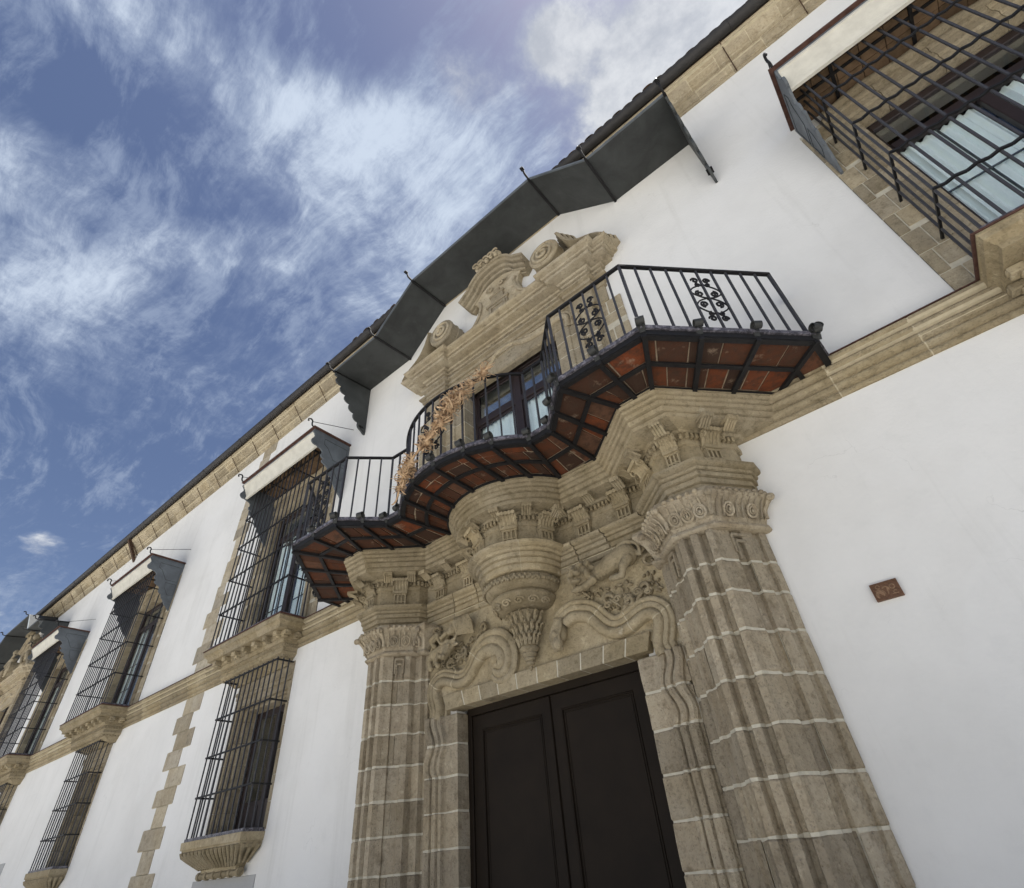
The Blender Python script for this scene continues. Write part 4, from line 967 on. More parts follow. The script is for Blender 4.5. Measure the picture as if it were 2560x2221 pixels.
    hp = [(-.13, 0), (-.13, .09), (-.10, .10), (-.10, .06), (-.085, .06), (-.085, .15), (-.05, .17), (-.05, .12), (-.035, .12), (-.03, .22), (.005, .25), (.005, .20), (.018, .20), (.022, .31), (.055, .34), (.06, .38), (.10, .39), (.10, 0)]
    MB().sweep(spline([P(a, 0, z) for a, z in hood], 4), [(-a, b) for a, b in hp]).build('hood_moulding', M['trim'], dc, smooth=30)
    m = MB()
    for k in range(5): a = (k - 2) * .13; m.ell(P(a + jit(.02), -.36, 11.04 + .045 * (2 - abs(k - 2)) + jit(.01)), (.085, .09, .085), 9, 7); m.ell(P(a + jit(.05), -.42, 11.0 + jit(.04)), (.05, .05, .045), 7, 5); m.tube([P(a, -.44, 11.0) + Vector((.06 * cos(j * .7), -.02, .06 * sin(j * .7) + .05)) for j in range(9)], .018, 5)
    m.build('crest_flower', M['trim'], dc, smooth=60)
    # relief: framed tower with foliage
    m = MB()
    for (w, z0, z1, y) in ((.30, 9.42, 9.46, .06), (.235, 9.46, 9.90, .035), (.27, 9.90, 9.96, .06), (.15, 9.96, 10.16, .04), (.18, 10.16, 10.20, .055), (.075, 10.20, 10.33, .04)): m.box(xc - w, xc + w, -.14 - y, -.13, z0, z1)
    for s in (-1, 1): m.box(xc + s * .17 - .03, xc + s * .17 + .03, -.205, -.13, 9.50, 9.84)
    m.box(xc - .14, xc + .14, -.205, -.13, 9.80, 9.845)
    m.build('tower_relief', M['trim'], dc, bevel=.008)
    for sx in (1, -1):
        m = MB()
        for k in range(9):
            c = P(sx * (.32 + .066 * k), -.145, 9.42 + .05 * (k % 3) + .26 * (1 - k / 8.0) * (k % 2)); m.tube([c + Vector((sx * .05 * (1 - j / 12) * cos(j * .75), -.018, .05 * (1 - j / 12) * sin(j * .75))) for j in range(10)], .016, 5); m.ell(c + Vector((jit(.04), -.01, jit(.04))), (.03, .022, .024), 6, 5)
        c = P(sx * .15, -.16, 10.42); m.tube([c + Vector((sx * .09 * (1 - j / 15) * cos(j * .6), -.02, .08 * (1 - j / 15) * sin(j * .6))) for j in range(14)], .02, 5)
        m.build('relief_foliage', M['trim'], dc, smooth=60, kind='stuff')
    if figures:
        for sx in (1, -1):
            q = lambda a, y, z: P(sx * a, y, z)
            f = MB(); f.tube([q(1.5, -.30, 9.95), q(1.40, -.32, 10.15), q(1.33, -.33, 10.38)], .15, 10, taper=lambda u: 1.05 - .25 * u); f.ell(q(1.30, -.36, 10.60), (.105, .12, .13), 12, 9)
            f.tube([q(1.42, -.38, 10.38), q(1.62, -.42, 10.25), q(1.70, -.45, 10.05)], .055, 8); f.tube([q(1.22, -.40, 10.36), q(1.05, -.45, 10.30), q(.95, -.42, 10.44)], .052, 8)
            f.tube([q(1.52, -.34, 9.98), q(1.72, -.45, 9.85), q(1.85, -.42, 9.60)], .085, 9, taper=lambda u: 1.1 - .4 * u); f.tube([q(1.42, -.36, 9.95), q(1.30, -.50, 9.78), q(1.38, -.46, 9.50)], .08, 9, taper=lambda u: 1.1 - .4 * u)
            fuse('cherub_carving', f, M['trim'], dc, .02)
    return dc
doorcase(XC, 'ornate golden stone doorcase with broken scrolled pediment above the curved balcony')

def glazed_door(xc, label):
    gd = thing('glazed_door', label, 'glazed door', (xc, .17, 5.3))
    y = .165
    fr = MB(); fr.box(xc - 1.0, xc - .92, y, y + .08, 5.3, 8.37); fr.box(xc + .92, xc + 1.0, y, y + .08, 5.3, 8.37); fr.box(xc - .92, xc + .92, y, y + .08, 8.26, 8.37); fr.box(xc - .92, xc + .92, y - .01, y + .08, 7.52, 7.64); fr.box(xc - .07, xc + .07, y - .015, y + .08, 5.3, 8.26)
    fr = fr.build('frame', M['frame'], gd, bevel=.008)
    for s in (-1, 1):
        a, b = (xc - .92, xc - .07) if s < 0 else (xc + .07, xc + .92)
        m = MB()
        for z0, z1 in ((7.64, 8.26), (5.36, 7.52)):
            m.box(a, a + .05, y + .015, y + .05, z0, z1); m.box(b - .05, b, y + .015, y + .05, z0, z1); m.box(a + .05, b - .05, y + .015, y + .05, z0, z0 + .06); m.box(a + .05, b - .05, y + .015, y + .05, z1 - .05, z1)
        m.build('sash', M['frame'], gd, bevel=.005)
        for z0, z1, nm in ((7.69, 8.22, 'glassd'), (5.40, 7.48, 'glass')): MB().box(a + .045, b - .045, y + .03, y + .036, z0, z1).build('pane', M[nm], gd)
        curtain(gd, a + .01, b - .01, 5.4, 7.62, y + .095)
    return gd
def curtain(parent, x0, x1, z0, z1, y, amp=.022, fold=.085):
    n = max(8, int((x1 - x0) / .018)); r = []
    ph = rnd.uniform(0, 9)
    for z in (z0, (z0 + z1) / 2, z1): r.append([(x0 + (x1 - x0) * k / n, y + amp * sin(2 * pi * (x1 - x0) * k / n / fold + ph + .7 * sin(k * .21)) + .01 * sin(k * .5 + z), z) for k in range(n + 1)])
    return MB().loft(r, False, False).build('curtain', M['curtain'], parent, smooth=60)
glazed_door(XC, 'dark framed glazed balcony door with pale curtains behind its lower panes')

# ---------------------------------------------------------------- balcony
balcony = thing('balcony', 'curved and angled wrought iron balcony with red brick underside over the portal', 'balcony', (XC, 0, 5.2))
AN = 14
def bow_pts(r, cy, a): return [(r * sin(a * k / AN), cy - r * cos(a * k / AN)) for k in range(-AN, AN + 1)]
OUTER_R = [(3.98, .0), (3.94, -.52), (2.76, -1.735), (1.81, -1.725), (1.36, -1.255), (1.07, -1.255)]
INNER_R = [(3.42, .0), (3.42, -.04), (2.49, -1.07), (2.11, -1.07), (1.44, -.49), (.93, -.49)]
bo = bow_pts(1.52, -.165, .78); bi = [(1.015 * sin(1.16 * k / AN), -.03 - 1.0 * cos(1.16 * k / AN)) for k in range(-AN, AN + 1)]
OUT_L = [(-a, b) for a, b in OUTER_R[::-1]]; IN_L = [(-a, b) for a, b in INNER_R[::-1]]
OUTER = OUTER_R[:-1] + bo[::-1] + OUT_L[1:]; INNER = INNER_R[:-1] + bi[::-1] + IN_L[1:]
ZB = 5.222
def strip_pt(i, s, t, z): o = lerp2(OUTER[i], OUTER[i + 1], s); q = lerp2(INNER[i], INNER[i + 1], s); p = lerp2(o, q, t); return V(p[0], p[1], z)
# mortar bed and floor
m = MB(); rings = []
for o, q in zip(OUTER, INNER): rings.append([V(*o, ZB + .013), V(*q, ZB + .013), V(*q, ZB + .06), V(*o, ZB + .06)])
m.loft(rings); m.build('mortar_bed', simple_mat('bed_mortar', (.30, .235, .165), .95, .1, .4, 9, .004), balcony)
MB().loft([[V(a, b, z) for a, b in INNER] for z in (ZB + .02, ZB + .10)]).build('floor', M['slate'], balcony)
# brick underside, laid in two rings
def lay(i0, i1, rows):
    """bricks over outline segments i0..i1-1 treated as one run"""
    seg = []; tot = 0
    for i in range(i0, i1): l = hypot(OUTER[i + 1][0] - OUTER[i][0], OUTER[i + 1][1] - OUTER[i][1]); li = hypot(INNER[i + 1][0] - INNER[i][0], INNER[i + 1][1] - INNER[i][1]); seg.append((tot, (l + li) / 2)); tot += (l + li) / 2
    def at(d, t, z):
        d = min(max(d, 0), tot - 1e-6)
        for j, (s, l) in enumerate(seg):
            if d <= s + l: return strip_pt(i0 + j, (d - s) / l, t, z)
    for t0, t1, bl in rows:
        n = max(1, round(tot / bl)); w = tot / n; sh = rnd.uniform(0, w)
        ed = [0] + [min(tot, max(.04, sh + w * k)) for k in range(n) if .05 < sh + w * k < tot - .05] + [tot]
        for k in range(len(ed) - 1):
            a, b = ed[k] + .007, ed[k + 1] - .007; dz = jit(.004); T0, T1 = t0 + .012, t1 - .012
            top = [at(a, T0, ZB + .03), at(b, T0, ZB + .03), at(b, T1, ZB + .03), at(a, T1, ZB + .03)]
            bot = [p + Vector((jit(.004), jit(.004), -.028 + dz)) for p in top]
            MB().loft([bot, top]).build('brick', M['brick'], balcony, bevel=.005)
NB = len(OUTER) - 1
kb = len(OUTER_R) - 1; ke = kb + 2 * AN
ROWS2 = ((0.04, .49, .32), (.51, .98, .22))
runs = [(0, 1), (1, 2), (2, 3), (3, 4), (4, 5)]
for a, b in runs: lay(a, b, ROWS2)
lay(kb, ke, ((.04, .26, .26), (.26, .49, .24), (.51, .98, .14)))
for a, b in runs: lay(NB - b, NB - a, ROWS2)
# iron frame
def poly_bar(name, pts, w, h, z):
    m = MB(); n = len(pts); rings = []
    ol, orr = offset(pts, w / 2), offset(pts, -w / 2)
    for a, b in zip(ol, orr): rings.append([V(a[0], a[1], z - h / 2), V(a[0], a[1], z + h / 2), V(b[0], b[1], z + h / 2), V(b[0], b[1], z - h / 2)])
    return m.loft(rings).build(name, M['iron'], balcony)
poly_bar('edge_bar', OUTER, .022, .060, ZB + .024)
poly_bar('edge_flange', offset(OUTER, -.025), .055, .012, ZB - .012)
MID = [lerp2(o, q, .5) for o, q in zip(OUTER, INNER)]
poly_bar('middle_bar', MID, .048, .022, ZB - .019)
poly_bar('inner_bar', offset(INNER, .012), .030, .016, ZB - .018)
m = MB(); o1, o2 = offset(OUTER, .030), offset(OUTER, -.10)
m.loft([[V(a[0], a[1], ZB + .060), V(a[0], a[1], ZB + .104), V(b[0], b[1], ZB + .104), V(b[0], b[1], ZB + .060)] for a, b in zip(o1, o2)])
m.build('edge_tile_band', M['edge'], balcony)
# radial bars with curled ends
def curl_mesh():
    m = MB(); w = .050; pr = [(-w, -.006), (w, -.006), (w, .006), (-w, .006)]; pts = []
    pts += [Vector((0, 0, -.01)), Vector((.012, 0, .03)), Vector((.016, 0, .065))]
    for k in range(16):
        a = -.3 + k * .40; r = .055 * (1 - k / 36); pts.append(Vector((.016 + .055 - r * cos(a), 0, .085 + r * sin(a))))
    rings = []
    for i, p in enumerate(pts):
        t = (pts[min(i + 1, len(pts) - 1)] - pts[max(0, i - 1)]).normalized(); n = Vector((-t.z, 0, t.x)); ww = w * (1 - .15 * i / len(pts)) * (.62 + .38 * min(1, i / 3))
        rings.append([p + Vector((0, -ww, 0)) + n * .005, p + Vector((0, ww, 0)) + n * .005, p + Vector((0, ww, 0)) - n * .005, p + Vector((0, -ww, 0)) - n * .005])
    return m.loft(rings).mesh('curled_end', M['scroll'], 40)
cm = curl_mesh()
def radial(o, q, out_n=None):
    o, q = V(*o, ZB - .022), V(*q, ZB - .022); d = (o - q).normalized()
    b = MB().bar(q - d * .075, o + d * .012, .046, .038).build('cross_bar', M['iron'], balcony)
    c = link('curled_end', cm, balcony, loc=o + Vector((0, 0, .05)) + d * .012); c.rotation_euler = (0, 0, atan2(d.y, d.x)); c.scale = (.88, .84, .88)
RAD = []
for i in range(5):
    RAD.append((OUTER[i], INNER[i]) if i else None)
RAD = [(OUTER[1], INNER[1]), (OUTER[2], INNER[2]), (OUTER[3], INNER[3]), (OUTER[4], INNER[4]), ((3.53, -.94), (3.08, -.42)), ((3.14, -1.34), (2.80, -.74)), ((2.28, -1.73), (2.30, -1.07)), ((1.57, -1.475), (1.78, -.79)), ((1.07, -1.255), (.93, -.49))]
for o, q in RAD:
    for s in (1, -1): radial((s * o[0], o[1]), (s * q[0], q[1]))
for s in (1, -1):
    for dz, da in ((.10, .5), (.02, -1.1)):
        c = link('curled_end', cm, balcony, loc=V(s * 3.97, -.50, ZB + dz)); c.rotation_euler = (0, 0, (0 if s > 0 else pi) + s * da); c.scale = (.85, .8, .85)
for k in (-9, -5, 0, 5, 9): radial(bo[AN + k], bi[AN + k])
# railing
ZR0, ZR1 = ZB + .104, 6.353
rail = offset(OUTER, -.025)
m = MB(); a_, b_ = offset(rail, .022), offset(rail, -.022)
m.loft([[V(p[0], p[1], ZR1 - .016), V(p[0], p[1], ZR1 + .012), V(q[0], q[1], ZR1 + .012), V(q[0], q[1], ZR1 - .016)] for p, q in zip(a_, b_)])
m.build('handrail', M['iron'], balcony, bevel=.004)
def run_pts(i0, i1): return rail[i0:i1 + 1]
def along(pts, d):
    for a, b in zip(pts, pts[1:]):
        l = hypot(b[0] - a[0], b[1] - a[1])
        if d <= l + 1e-6: return lerp2(a, b, d / l), ((b[0] - a[0]) / l, (b[1] - a[1]) / l)
        d -= l
    return b, ((b[0] - a[0]) / l, (b[1] - a[1]) / l)
bal = MB().box(-.010, .010, -.010, .010, ZR0 - .03, ZR1 - .012).mesh('baluster', M['ironb'])
post = MB().box(-.014, .014, -.014, .014, ZR0 - .05, ZR1 - .012).mesh('post', M['ironb'])
def scrollwork(c, t, w=1.0):
    """flat ornament of C scrolls and rosettes round one baluster"""
    t = Vector((t[0], t[1], 0)); c = V(c[0], c[1], 0); m = MB()
    def sp(x, z, r, a0, turns, d, th=.0110): m.tube([c + t * (x + r * (1 - .75 * k / 16) * cos(a0 + d * turns * 2 * pi * k / 16)) + Vector((0, 0, z + r * (1 - .75 * k / 16) * sin(a0 + d * turns * 2 * pi * k / 16))) for k in range(17)], th, 5)
    z0, z1 = ZR0 + .16, ZR1 - .14; h = z1 - z0
    for s in (-1, 1):
        for zc in (z1 - .05, z0 + .05):
            sp(s * .045 * w, zc, .040, 0 if s > 0 else pi, 1.3, s); sp(s * .035 * w, zc - .075 if zc > 5.9 else zc + .075, .030, pi / 2, 1.2, -s)
        for zc, q in ((z0 + h * .62, 1), (z0 + h * .38, -1)):
            sp(s * .055 * w, zc, .045, q * pi / 2, 1.4, -s * q)
        m.tube(spline([c + t * (s * x * w) + Vector((0, 0, z0 + h * z)) for x, z in ((.02, .82), (.09, .74), (.115, .64), (.06, .55), (.01, .52))], 4), .0085, 5)
        m.tube(spline([c + t * (s * x * w) + Vector((0, 0, z0 + h * z)) for x, z in ((.01, .52), (.08, .45), (.115, .34), (.08, .25), (.02, .18))], 4), .0085, 5)
        for zz in (.82, .5, .18): m.ell(c + Vector((0, 0, z0 + h * zz)) + t * (s * .012), (.014, .014, .014), 6, 5)
    return m.build('scrollwork', M['iron'], balcony, smooth=60)
def balusters(i0, i1, step, orn=None, w=1.0):
    pts = run_pts(i0, i1); tot = sum(hypot(b[0] - a[0], b[1] - a[1]) for a, b in zip(pts, pts[1:])); n = round(tot / step)
    for k in range(n + 1):
        p, t = along(pts, tot * k / n)
        if k < n:
            o = link('post' if k == 0 else 'baluster', post if k == 0 else bal, balcony, loc=V(p[0], p[1], 0)); o.rotation_euler = (0, 0, atan2(t[1], t[0]))
        if orn is not None and k == orn: scrollwork(p, t, w)
balusters(0, 1, .17); balusters(1, 2, .168, 5, 1.4); balusters(2, 3, .165, 3, 1.4); balusters(3, 4, .165); balusters(4, 5, .15)
balusters(kb, ke, .160, 8, 1.9)
balusters(ke, ke + 1, .15); balusters(ke + 1, ke + 2, .165); balusters(ke + 2, ke + 3, .165, 3, 1.4); balusters(ke + 3, ke + 4, .168, 5, 1.4); balusters(ke + 4, ke + 5, .17)

# ---------------------------------------------------------------- dried palm tied to the balcony
palm = thing('dried_palm', 'long bundle of plaited dried straw-coloured palm leaves tied to the balcony rail', 'dried palm', (XC + .2, -1.76, 5.8))
def bundle(c, r, n, axis, tails=8):
    """a knot of plaited leaf strips: teardrop loops standing out of a core of broad bent leaves, with loose ends"""
    m = MB(); c = Vector(c); axis = Vector(axis).normalized()
    def ribbon(pts, w, sd):
        rings = []
        for j, p in enumerate(pts):
            u = j / (len(pts) - 1); t = (pts[min(j + 1, len(pts) - 1)] - pts[max(j - 1, 0)]).normalized(); s2 = (sd - t * sd.dot(t)).normalized(); k = t.cross(s2)
            ww = w * (.45 + .55 * sin(pi * min(1, max(0, u))))
            rings.append([p + s2 * ww, p + k * .0016, p - s2 * ww, p - k * .0016])
        m.loft(rings)
    for k in range(n):
        d = Vector((rnd.gauss(0, 1), rnd.gauss(0, 1) - .35, rnd.gauss(0, 1))).normalized(); s = Matrix.Rotation(rnd.uniform(0, 2 * pi), 3, d) @ d.orthogonal().normalized()
        st = c + axis * jit(.55 * r) + d * (.15 * r); L = r * rnd.uniform(.45, .88); W = r * rnd.uniform(.20, .42)
        if k % 5:                                        # loop
            ribbon([st + d * (L * sin(pi * u)) + s * (W * sin(2 * pi * u)) for u in [q / 10 for q in range(11)]], rnd.uniform(.004, .009), d.cross(s))
        else:                                            # broad bent leaf
            b = rnd.uniform(.5, 1.6); ribbon([st + d * (L * sin(b * u) / b * 1.25) + s * (L * (1 - cos(b * u)) / b) for u in [q / 6 for q in range(7)]], rnd.uniform(.009, .016), d.cross(s))
    for k in range(tails):
        d = Vector((jit(1), jit(.6) - .2, -rnd.uniform(.2, 1.0))).normalized(); s = d.orthogonal().normalized(); L = r * rnd.uniform(1.1, 1.9); b = rnd.uniform(.6, 2.0)
        ribbon([c + d * (L * sin(b * u) / b) + s * (L * (1 - cos(b * u)) / b) for u in [q / 7 for q in range(8)]], .005, d.cross(s))
    m.ell(c, (r * .42, r * .36, r * .46), 10, 8)
    return m.build('palm_bundle', M['palm'], palm, smooth=50)
for (a, z, r, n) in ((.74, 6.35, .15, 46), (.58, 6.20, .10, 36), (.46, 6.09, .15, 60), (.30, 5.94, .20, 96), (.34, 6.0, .14, 60), (.165, 5.75, .155, 64), (.05, 5.66, .09, 40), (-.06, 5.58, .15, 60)):
    aa = math.asin(max(-1, min(1, a / 1.58))); bundle(V(a, -.165 - 1.60 * cos(aa), z), r * .86, int(n * .75), (.7, -.1, .7))
for (a, z, r, n) in ((-.34, 5.42, .15, 60), (-.45, 5.34, .16, 64), (-.54, 5.24, .11, 36)):
    aa = math.asin(a / 1.60); bundle(V(a, -.165 - 1.62 * cos(aa), z), r * .86, int(n * .75), (.4, -.1, .8))
m = MB()
stalk = spline([V(.05, -1.79, 5.62), V(-.12, -1.80, 5.50), V(-.30, -1.78, 5.43), V(-.50, -1.74, 5.27), V(-.66, -1.66, 5.12), V(-.80, -1.60, 5.13), V(-.96, -1.50, 5.24)], 5)
m.tube(stalk, .016, 6, taper=lambda u: 1.1 - .6 * u); m.build('stalk', M['palm'], palm, smooth=50)

# ---------------------------------------------------------------- canopy over the balcony
def scallop(yz, y_front_top, wall_top, wall_bot, n=6):
    return yz
def side_board(name, x, poly, parent, mat, th=.022):
    return MB().loft([[(x - th / 2, y, z) for y, z in poly], [(x + th / 2, y, z) for y, z in poly]]).build(name, mat, parent)
def wavy(p0, p1, n, amp):
    """scalloped line from p0 to p1 in the y-z plane, lobes bulging to the open side"""
    out = []; dy, dz = p1[0] - p0[0], p1[1] - p0[1]; l = hypot(dy, dz); ny, nz = dz / l, -dy / l
    for i in range(n):
        for k in range(8):
            t = (i + k / 8) / n; s = abs(sin(pi * k / 8)) ** .7; q = 1.0 - .45 * i / n
            out.append((p0[0] + dy * t + ny * amp * q * (s - .35), p0[1] + dz * t + nz * amp * q * (s - .35)))
    return out + [p1]
def big_canopy(xc, label):
    cn = thing('balcony_canopy', label, 'canopy', (xc, 0, 10.5))
    back = [(4.06, 10.50), (2.65, 10.50), (1.57, 11.42), (-1.57, 11.42), (-2.65, 10.50), (-4.06, 10.50)]
    front = [(a, z - .10) for a, z in back]; YF = -.965
    B = [Vector((xc + a, 0.0, z)) for a, z in back]; Fp = [Vector((xc + a, YF, z)) for a, z in front]
    for i in range(5):
        n = (B[i + 1] - B[i]).cross(Fp[i] - B[i]).normalized() * .022
        if n.z < 0: n = -n
        MB().loft([[B[i], B[i + 1], Fp[i + 1], Fp[i]], [B[i] + n, B[i + 1] + n, Fp[i + 1] + n, Fp[i] + n]]).build('slate_sheet', M['slate'], cn)
        lip = MB().bar(Fp[i] + Vector((0, -.008, .012)), Fp[i + 1] + Vector((0, -.008, .012)), .028, .034).build('edge_lip', M['lead'], cn)
    for i in range(6):
        a, b = B[i] + Vector((0, -.005, -.022)), Fp[i] + Vector((0, -.03, -.022)); m = MB(); m.bar(a, b, .045, .030)
        m.build('rib', M['iron'], cn)
        h = MB(); e = Fp[i] + Vector((0, -.03, -.01)); h.tube(spline([e, e + Vector((0, -.05, .005)), e + Vector((0, -.10, .02)), e + Vector((0, -.12, .06)), e + Vector((0, -.14, .10)), e + Vector((0, -.19, .10)), e + Vector((0, -.20, .07))], 3), .020, 6)
        h.obox(e + Vector((0, -.165, .105)), (1, 0, 0), (0, 1, 0), (0, 0, 1), .032, .035, .010); h.build('hook', M['iron'], cn, smooth=50)
    for s in (1, -1):
        x = xc + s * 4.06
        poly = [(-.002, 10.485), (YF + .02, 10.385), (YF + .01, 10.30)] + wavy((YF + .06, 10.26), (-.10, 9.16), 6, .10) + [(-.06, 9.12), (-.002, 9.12)]
        side_board('side_board', x, poly, cn, M['leadk'], .035)
        m = MB(); m.bar((x, -.05, 10.50), (x, YF, 10.40), .045, .035); m.build('side_rail', M['iron'], cn)
        h = MB(); h.tube(spline([Vector((x, -.04, 9.16)), Vector((x, -.10, 9.20)), Vector((x, -.15, 9.25)), Vector((x, -.17, 9.30))], 3), .022, 6); h.obox(Vector((x, -.14, 9.27)), (1, 0, 0), (0, 1, 0), (0, 0, 1), .045, .05, .014); h.build('hook', M['iron'], cn, smooth=50)
    return cn
big_canopy(XC, 'folded dark slate canopy with raised middle and scalloped side boards above the balcony')
# ---------------------------------------------------------------- barred windows of the upper floor
def rect_loft(cx, lv, name, mat, parent, smooth=None):
    return MB().loft([[(cx - w, .03, z), (cx - w, -d, z), (cx + w, -d, z), (cx + w, .03, z)] for z, w, d in lv]).build(name, mat, parent, smooth=smooth)
def upper_window(u, label, glass_lower='glass', curtains=True):
    cx, d, a = u['cx'], u['d'], .95
    w = thing('barred_window', label, 'window', (cx, 0, 5.3), None)
    # flat stones and moulded stone frame
    ZJ = [5.30 + .345 * k for k in range(10)]
    for sx in (1, -1):
        core = MB().box(min(cx + sx * 1.19, cx + sx * 1.475), max(cx + sx * 1.19, cx + sx * 1.475), -.012, .02, 5.30, 8.82).build('jamb', M['mortar'], w)
        for i in range(10):
            z0, z1 = ZJ[i] + .007, min(8.82, ZJ[i] + .345) - .007
            k = 1.33 + (.035 if i % 2 else -.03)
            for x0, x1, zz in ((1.20, k - .007, z0 + (.06 if i % 2 else 0)), (k + .007, 1.475, z0)):
                MB().box(min(cx + sx * x0, cx + sx * x1), max(cx + sx * x0, cx + sx * x1), -.020 - rnd.uniform(0, .004), .03, zz, z1).build('stone', M['trim'], core, bevel=.005)
        prof = [(1.198, .02), (1.198, -.055), (1.16, -.062), (1.13, -.055), (1.12, -.035), (1.09, -.035), (1.08, -.05), (1.03, -.055), (1.01, -.03), (.952, -.028), (.952, .14)]
        for i in range(9):
            z0, z1 = ZJ[i] + .004, ZJ[i + 1] - .004
            MB().loft([[(cx + sx * p, q, z) for p, q in prof] + [(cx + sx * 1.19, .14, z)] for z in (z0, z1)]).build('frame_stone', M['trim'], core)
    prof = [(.02, 8.82), (-.055, 8.82), (-.062, 8.78), (-.055, 8.74), (-.035, 8.73), (-.035, 8.65), (-.05, 8.64), (-.055, 8.55), (-.03, 8.52), (-.028, 8.402), (.14, 8.402), (.14, 8.8)]
    for k in range(4): extr_x(prof, cx - 1.196 + .598 * k + .004, cx - 1.196 + .598 * (k + 1) - .004).build('lintel_stone', M['trim'], w)
    # wavy apron carved under the canopy
    m = MB(); m.sweep(spline([Vector((cx + x, -.03, 8.885 + .035 * sin(x * 7))) for x in [-1.15 + .1 * k for k in range(24)]], 3), arcp(.01, 0.02, .07, 0, 180, 6) + [(-.06, -.03), (.08, -.03)]); m.build('wavy_moulding', M['trim'], w, smooth=50)
    # sill console: slab, corona, modillions, dentils, egg moulding
    D = d + .06
    lv = [(5.285, 1.335, D), (5.262, 1.34, D + .005), (5.25, 1.33, D), (5.20, 1.325, D - .005), (5.185, 1.30, D - .04), (5.15, 1.275, D - .07), (5.135, 1.265, D - .075), (5.09, 1.262, D - .08), (5.085, 1.14, D - .23), (5.0, 1.12, D - .25), (4.995, 1.09, D - .28), (4.93, 1.085, D - .29), (4.925, 1.065, D - .315), (4.85, 1.06, D - .32), (4.845, 1.05, D - .33), (4.80, 1.05, D - .33), (4.79, 1.06, D - .31), (4.765, 1.05, D - .32), (4.72, .99, D - .40), (4.65, .93, D - .50), (4.61, .90, .04)]
    s = MB()
    e = [-1, -.52, -.05, .40, 1]
    sill = holder('sill_console', w, (cx, -.3, 5.0))
    for k in range(4):
        a0, b0 = e[k], e[k + 1]
        rings = []
        for z, ww, dd in lv:
            rings.append([(cx + ww * a0 + (.004 if k else 0), .03, z), (cx + ww * a0 + (.004 if k else 0), -dd, z), (cx + ww * b0 - (.004 if k < 3 else 0), -dd, z), (cx + ww * b0 - (.004 if k < 3 else 0), .03, z)])
        MB().loft(rings).build('sill_stone', M['gold'], sill)
    rect_loft(cx, [(z - (.002 if i == 0 else 0), ww - .005, dd - .005) for i, (z, ww, dd) in enumerate(lv)], 'joint', M['joint'], sill)
    def mod(x, y, nx, ny):
        m = MB(); t = Vector((-ny, nx, 0)); n = Vector((nx, ny, 0)); c = Vector((x, y, 5.045)); m.obox(c + n * .06, t, n, (0, 0, 1), .055, .075, .038); m.obox(c + n * .03 - Vector((0, 0, .05)), t, n, (0, 0, 1), .042, .045, .016); m.obox(c + n * .10 + Vector((0, 0, .015)), t, n, (0, 0, 1), .036, .045, .018)
        m.build('modillion', M['gold'], sill, bevel=.008)
    for k in range(7): mod(cx - 1.05 + .35 * k, -(D - .25), 0, -1)
    for sx in (1, -1):
        for y in (-.12, -.34)[: 2 if d > .5 else 1]: mod(cx + sx * 1.12, y, sx, 0)
    m = MB()
    for k in range(44): x = cx - 1.06 + 2.12 * (k + .5) / 44; m.box(x - .014, x + .014, -(D - .318) - .016, -(D - .33), 4.86, 4.915)
    for sx in (1, -1):
        for k in range(7): y = -.03 - (D - .36) * k / 6; m.box(min(cx + sx * 1.06, cx + sx * 1.078), max(cx + sx * 1.06, cx + sx * 1.078), y - .014, y + .014, 4.86, 4.915)
    for k in range(26): x = -1.0 + 2.0 * k / 25; m.ell((cx + x, -(D - .375), 4.735), (.030, .026, .035), 6, 5)
    for sx in (1, -1):
        for k in range(6): m.ell((cx + sx * 1.0, -.03 - (D - .40) * k / 5, 4.735), (.026, .030, .035), 6, 5)
    m.build('dentil_and_egg_row', M['gold'], sill, kind='stuff')
    MB().box(cx - 1.36, cx + 1.36, -(D + .012), .01, 5.287, 5.305).build('weathering_tile', M['redtrim'], w)
    MB().box(cx - 1.27, cx + 1.27, -(d + .03), .15, 5.306, 5.355).build('slate_sill', M['edge'], w)
    # grille
    g = holder('grille', w, (cx, -d, 5.35)); G = 1.25
    zt = 9.0
    n = 15
    bm_ = MB().box(-.010, .010, -.010, .010, 5.35, zt).mesh('bar', M['ironb'])
    pos = [(cx - G + 2 * G * k / n, -d) for k in range(n + 1)] + [(cx + sx * G, -d * k / 4) for sx in (1, -1) for k in (1, 2, 3)]
    for x, y in pos: link('bar', bm_, g, loc=(x, y, 0))
    for z in (6.03, 6.78, 7.53, 8.27):
        m = MB()
        def wv(x, ph): return .012 * cos(pi * (x / (2 * G / n)) + ph)
        pts = [Vector((cx + sx * G, y, z)) for sx, y in ((-1, .0),)] + [Vector((cx - G, -d, z))]
        for k in range(2 * n + 1): x = -G + 2 * G * k / (2 * n); pts.append(Vector((cx + x, -d - .010 - .007 * cos(pi * k), z + .004 * cos(pi * k))))
        pts += [Vector((cx + G, -d, z)), Vector((cx + G, .0, z))]
        for p, q in zip(pts, pts[1:]): m.bar(p, q, .024, .024)
        m.build('rail', M['iron'], g)
    # joinery
    y = .145
    f = MB(); f.box(cx - a, cx - a + .09, y, y + .07, 5.36, 8.40); f.box(cx + a - .09, cx + a, y, y + .07, 5.36, 8.40); f.box(cx - a + .09, cx + a - .09, y, y + .07, 8.28, 8.40); f.box(cx - a + .09, cx + a - .09, y - .008, y + .07, 7.74, 7.87); f.box(cx - .07, cx + .07, y - .012, y + .07, 5.36, 7.74); f.box(cx - a + .09, cx + a - .09, y, y + .07, 5.36, 5.50)
    f.build('window_frame', M['frame'], w, bevel=.008)
    MB().box(cx - a + .08, cx + a - .08, y + .03, y + .036, 7.86, 8.29).build('pane', M['glassd'], w)
